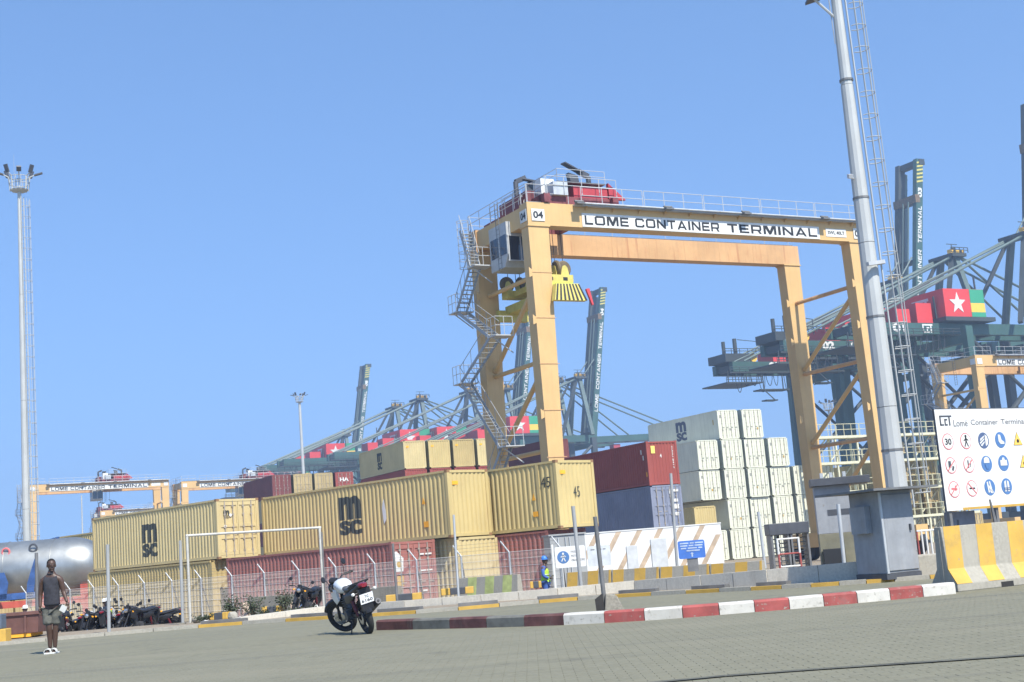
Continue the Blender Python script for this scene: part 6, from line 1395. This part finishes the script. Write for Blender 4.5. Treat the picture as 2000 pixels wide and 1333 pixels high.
def motorcycle(label, loc, yaw, lean, steer, tankm, plate=None, detail=True, group=None, scale=1.0):
    t = thing('motorcycle', label, 'motorcycle', loc, 0, group); t.rotation_euler = (R_(lean), 0, R_(yaw)); t.scale = (scale,)*3
    def wheel(nm, parent, M_, wt):
        mb = MB().torus(.262, wt, (0, 0, 0), 'y', 36, 10); w = mb.build(nm, m_tyre, parent, smooth=True, matrix=M_)
        MB().torus(.215, .018, (0, 0, 0), 'y', 32, 6).build('rim', m_blk, w, smooth=True)
        hb_ = MB(); hb_.tube((0, -.06, 0), (0, .06, 0), .045, 12); hb_.build('hub', m_eng, w)
        sp_ = MB()
        for k in range(5 if detail else 6):
            a = 2*math.pi*k/5+.3 if detail else math.pi*k/3; sp_.beam((.04*math.cos(a), 0, .04*math.sin(a)), (.21*math.cos(a), 0, .21*math.sin(a)), .028, .03)
        sp_.build('spokes', m_blk, w)
        if detail: MB().lathe([(.05, -.005), (.12, -.005), (.12, .005), (.05, .005)], 20, (0, .07, 0), 'y').build('brake_disc', m_chrome, w)
        return w
    wheel('rear_wheel', t, Matrix.Translation((0, 0, .3)), .05)
    SA = Matrix.Translation((1.02, 0, .78)) @ Matrix.Rotation(R_(-25), 4, 'Y') @ Matrix.Rotation(R_(steer), 4, 'Z') @ Matrix.Rotation(R_(25), 4, 'Y') @ Matrix.Translation((-1.02, 0, -.78))
    def Qs(nm, mb, mt, smooth=True, matrix=SA, parent=t, **k): return mb.build(nm, mt, parent, smooth=smooth, matrix=matrix, **k)
    wheel('front_wheel', t, SA @ Matrix.Translation((1.27, 0, .3)), .042)
    m_ = MB()
    for y in (-.085, .085): m_.tube((1.27, y, .3), (1.03, y, .86), .024, 8)
    m_.box(.97, 1.1, -.11, .11, .82, .86); Qs('fork', m_, m_blk)
    m_ = MB(); 
    vs = []
    fn_ = MB().torus(.318, .05, (1.27, 0, .3), 'y', 14, 6, a0=35, a1=150); Qs('front_fender', fn_, m_blk)
    Qs('headlight', loft([(1.0, 0, .87, .05, .06), (1.08, 0, .87, .09, .1), (1.16, 0, .86, .085, .09), (1.18, 0, .86, .06, .07)]), m_blk)
    Qs('headlight_lens', MB().lathe([(.0, 0), (.07, 0), (.06, .02), (0, .03)], 16, (1.175, 0, .86), 'x'), m_chrome)
    Qs('instrument', loft([(.98, 0, .96, .07, .05), (1.08, 0, 1.0, .08, .045)]), m_blk)
    m_ = MB(); m_.path([(.88, .34, .93), (.98, .2, .97), (1.0, 0, .9), (.98, -.2, .97), (.88, -.34, .93)], .014, 8); Qs('handlebar', m_, m_blk)
    for y in (-1, 1):
        Qs('grip', MB().tube((.95, y*.27, .955), (.86, y*.38, .925), .021, 8), m_tyre)
        m_ = MB(); m_.path([(.95, y*.24, .96), (.93, y*.3, 1.1), (.93, y*.34, 1.14)], .008, 6); mi_ = Qs('mirror', m_, m_blk)
        MB().lathe([(0, -.02), (.05, -.015), (.058, 0), (.0, .004)], 14, (.93, y*.36, 1.16), 'x').build('mirror_back', m_blk, mi_, smooth=True); MB().lathe([(0, 0), (.05, 0), (.0, .003)], 14, (.925, y*.36, 1.16), 'x').build('mirror_glass', m_chrome, mi_)
        Qs('indicator', loft([(.99, y*.16, .86, .02, .02), (1.02, y*.19, .86, .03, .025)]), m_orange)
    B = lambda nm, mb, mt, smooth=True, parent=t, **k: mb.build(nm, mt, parent, smooth=smooth, **k)
    B('fuel_tank', loft([(.52, 0, .8, .05, .05), (.56, 0, .82, .11, .09), (.66, 0, .84, .145, .12), (.8, 0, .86, .16, .13), (.92, 0, .86, .13, .11), (.99, 0, .84, .07, .06)]), tankm)
    B('tank_shroud', loft([(.74, .14, .72, .02, .1), (.86, .16, .7, .025, .14), (1.02, .15, .72, .02, .09)]), tankm); B('tank_shroud', loft([(.74, -.14, .72, .02, .1), (.86, -.16, .7, .025, .14), (1.02, -.15, .72, .02, .09)]), tankm)
    B('seat', loft([(-.22, 0, .88, .07, .035), (-.1, 0, .86, .11, .05), (.15, 0, .81, .125, .055), (.4, 0, .79, .12, .05), (.56, 0, .82, .09, .05)]), m_blk)
    B('side_panel', loft([(-.05, .12, .7, .02, .04), (.15, .13, .66, .025, .09), (.42, .12, .64, .02, .08)]), m_blk); B('side_panel', loft([(-.05, -.12, .7, .02, .04), (.15, -.13, .66, .025, .09), (.42, -.12, .64, .02, .08)]), m_dkred)
    B('tail_cowl', loft([(-.42, 0, .85, .05, .03), (-.3, 0, .83, .1, .06), (.0, 0, .76, .13, .08), (.2, 0, .73, .12, .06)]), m_blk)
    B('tail_light', loft([(-.45, 0, .845, .05, .025), (-.38, 0, .85, .085, .042), (-.3, 0, .85, .08, .05)]), m_tail)
    m_ = MB(); m_.path([(.05, .14, .84), (-.2, .15, .9), (-.36, .12, .92), (-.4, 0, .925), (-.36, -.12, .92), (-.2, -.15, .9), (.05, -.14, .84)], .013, 6); B('grab_rail', m_, m_blk)
    B('rear_fender', MB().torus(.33, .06, (0, 0, .3), 'y', 14, 6, a0=95, a1=168), m_blk)
    m_ = MB(); m_.hexa([(-.34, -.1, .42), (-.28, -.1, .42), (-.28, .1, .42), (-.34, .1, .42), (-.36, -.11, .8), (-.28, -.11, .8), (-.28, .11, .8), (-.36, .11, .8)]); B('fender_flap', m_, m_blk, False)
    for y in (-1, 1):
        m_ = MB(); m_.tube((-.32, y*.08, .74), (-.33, y*.18, .74), .012, 6); ii = B('indicator', m_, m_blk); loft([(-.36, y*.2, .74, .012, .015), (-.34, y*.2, .74, .03, .03), (-.29, y*.2, .74, .02, .02)]).build('indicator_lens', m_pwhite if detail else m_orange, ii, smooth=True)
    if plate is not None:
        pm_ = Matrix.Translation((-.385, 0, .625)) @ Matrix.Rotation(R_(-14), 4, 'Y')
        pl_ = MB().box(-.006, .0, -.12, .12, -.085, .085).build('number_plate', m_plate, t, matrix=pm_)
        letters('TG', m_black, pl_, (-.009, .035, .015), (0, -1, 0), Z1, .07, .045, .01); letters(plate, m_black, pl_, (-.009, .1, -.06), (0, -1, 0), Z1, .2, .055, .015)
    m_ = MB(); m_.box(.42, .72, -.13, .13, .28, .46); m_.tube((.62, 0, .42), (.74, 0, .68), .085, 10); m_.tube((.5, .11, .36), (.5, .17, .36), .09, 14); m_.tube((.56, -.11, .36), (.56, -.17, .36), .1, 14); B('engine', m_, m_eng, True)
    m_ = MB()
    for k in range(5): m_.box(.58+.02*k, .76+.02*k, -.1, .1, .47+.04*k, .482+.04*k)
    B('cooling_fins', m_, m_eng, False)
    m_ = MB(); m_.tube((.92, 0, .76), (.45, 0, .7), .025, 8); m_.tube((.98, 0, .75), (.76, 0, .4), .025, 8); m_.tube((.45, 0, .68), (.4, 0, .3), .03, 8)
    for y in (-.07, .07): m_.tube((.5, y, .72), (-.25, y, .8), .014, 6); m_.tube((.42, y, .4), (-.1, y, .76), .014, 6)
    B('frame', m_, m_blk)
    m_ = MB()
    for y in (-.08, .08): m_.beam((0, y, .3), (.42, y, .36), .025, .045)
    B('swingarm', m_, m_blk, False)
    m_ = MB()
    for y in (-.11, .11): m_.tube((.0, y, .34), (.12, y, .7), .025, 8); m_.tube((.02, y, .42), (.1, y, .64), .038, 8)
    B('shock_absorber', m_, m_dkred)
    m_ = MB(); m_.path([(.7, -.02, .4), (.78, -.1, .3), (.6, -.16, .24), (.3, -.17, .28)], .022, 8); ex = B('exhaust_pipe', m_, m_chrome); MB().tube((.34, -.17, .29), (-.28, -.2, .5), .045, 14, .062).build('muffler', m_eng, ex, smooth=True); MB().tube((-.275, -.2, .498), (-.32, -.204, .514), .064, 14, .05).build('muffler_cap', m_eng, ex, smooth=True); MB().tube((-.315, -.204, .512), (-.33, -.205, .517), .022, 10).build('muffler_hole', m_black, ex)
    m_ = MB(); m_.box(-.03, .42, .085, .1, .33, .37); B('chain_guard', m_, m_blk, False)
    m_ = MB(); m_.tube((.42, .1, .28), (.42, .27, .26), .013, 6); m_.tube((.42, -.1, .28), (.42, -.27, .26), .013, 6); m_.tube((.15, -.1, .38), (.1, -.22, .36), .011, 6); B('footpeg', m_, m_blk)
    m_ = MB(); m_.tube((.45, .1, .26), (.38, .2, .035), .012, 6); B('side_stand', m_, m_blk)
    return t
rw = gr(722, 1238, .0)
hero = motorcycle('parked motorcycle with silver white tank, red tail light and white plate, leaning left', (rw.x, rw.y, .003), 115, -13, 38, m_tank, '6160')
proto = motorcycle('dark motorcycle with a crowd of others', (0, 0, 0), 0, -8, 20, m_blk, None, False)
spots = [(128, 1232, 100, 'dark motorcycle at the left end of the parked group, behind the walking man'), (150, 1227, 250, 'second dark motorcycle from the left in the parked group'), (170, 1224, 80, 'dark motorcycle just left of the pale speckled post'), (188, 1223, 265, 'black motorcycle with mirror, below the worker in pale helmet'),
         (206, 1221, 100, 'black motorcycle partly behind the pale speckled post'), (228, 1221, 255, 'dark motorcycle right of the pale speckled post with bright headlamp'), (249, 1219, 70, 'dark motorcycle in the middle of the parked group'), (268, 1217, 260, 'dark motorcycle with shining headlamp right of the middle of the group'),
         (290, 1216, 240, 'dark motorcycle third from the right end of the parked group'), (312, 1214, 200, 'dark motorcycle second from the right end of the parked group'), (336, 1213, 185, 'dark motorcycle at the right end of the parked group beside the grey post'), (612, 1192, 250, 'dark motorcycle with round mirror behind the goal frame right foot')]
m_mcred = mat('maroon_tank', (.12, .015, .02), .3, spec=.6)
for i, (px, py, yaw, lb_) in enumerate(spots):
    o = proto if i == 0 else copy_tree(proto); b = gr(px, py, 0); b = at(px, py, 43.4+(i*7) % 4*.45) if i < 11 else b; b.z = gz(b.y); o.location = b; o.rotation_euler = (R_(-8+(i*37) % 5), 0, R_(yaw)); o['label'] = lb_; o['group'] = 'parked motorcycles along the fence'; o.scale = (.93,)*3
# paving seam
sm_px = [(1240, 1336), (1420, 1319), (1600, 1306), (1800, 1293), (2030, 1277)]
sp = [gr(x, y, .02) for x, y in sm_px]; m_ = MB()
for a, b in zip(sp[:-1], sp[1:]):
    d = (b-a).normalized(); n_ = Vector((-d.y, d.x, 0))*.05; m_.add([a-n_, b-n_, b+n_, a+n_], [(0, 1, 2, 3)])
m_.build('tar_seam', mat('tar', (.12, .118, .09), .8, var=.3), road)

# ------------------------------------------------------------------ hazy air over the harbour
hz = MB().box(-1500, 1500, -120, 1600, -3, 140).build('haze', [])
hm = bpy.data.materials.new('haze'); hm.use_nodes = True; hn = hm.node_tree; hn.nodes.clear()
hv = hn.nodes.new('ShaderNodeVolumePrincipled'); hv.inputs['Color'].default_value = (.6, .78, 1, 1); hv.inputs['Density'].default_value = .0006; hv.inputs['Anisotropy'].default_value = .2
ho = hn.nodes.new('ShaderNodeOutputMaterial'); hn.links.new(hv.outputs[0], ho.inputs['Volume'])
hz.data.materials.clear(); hz.data.materials.append(hm); stuff(hz)
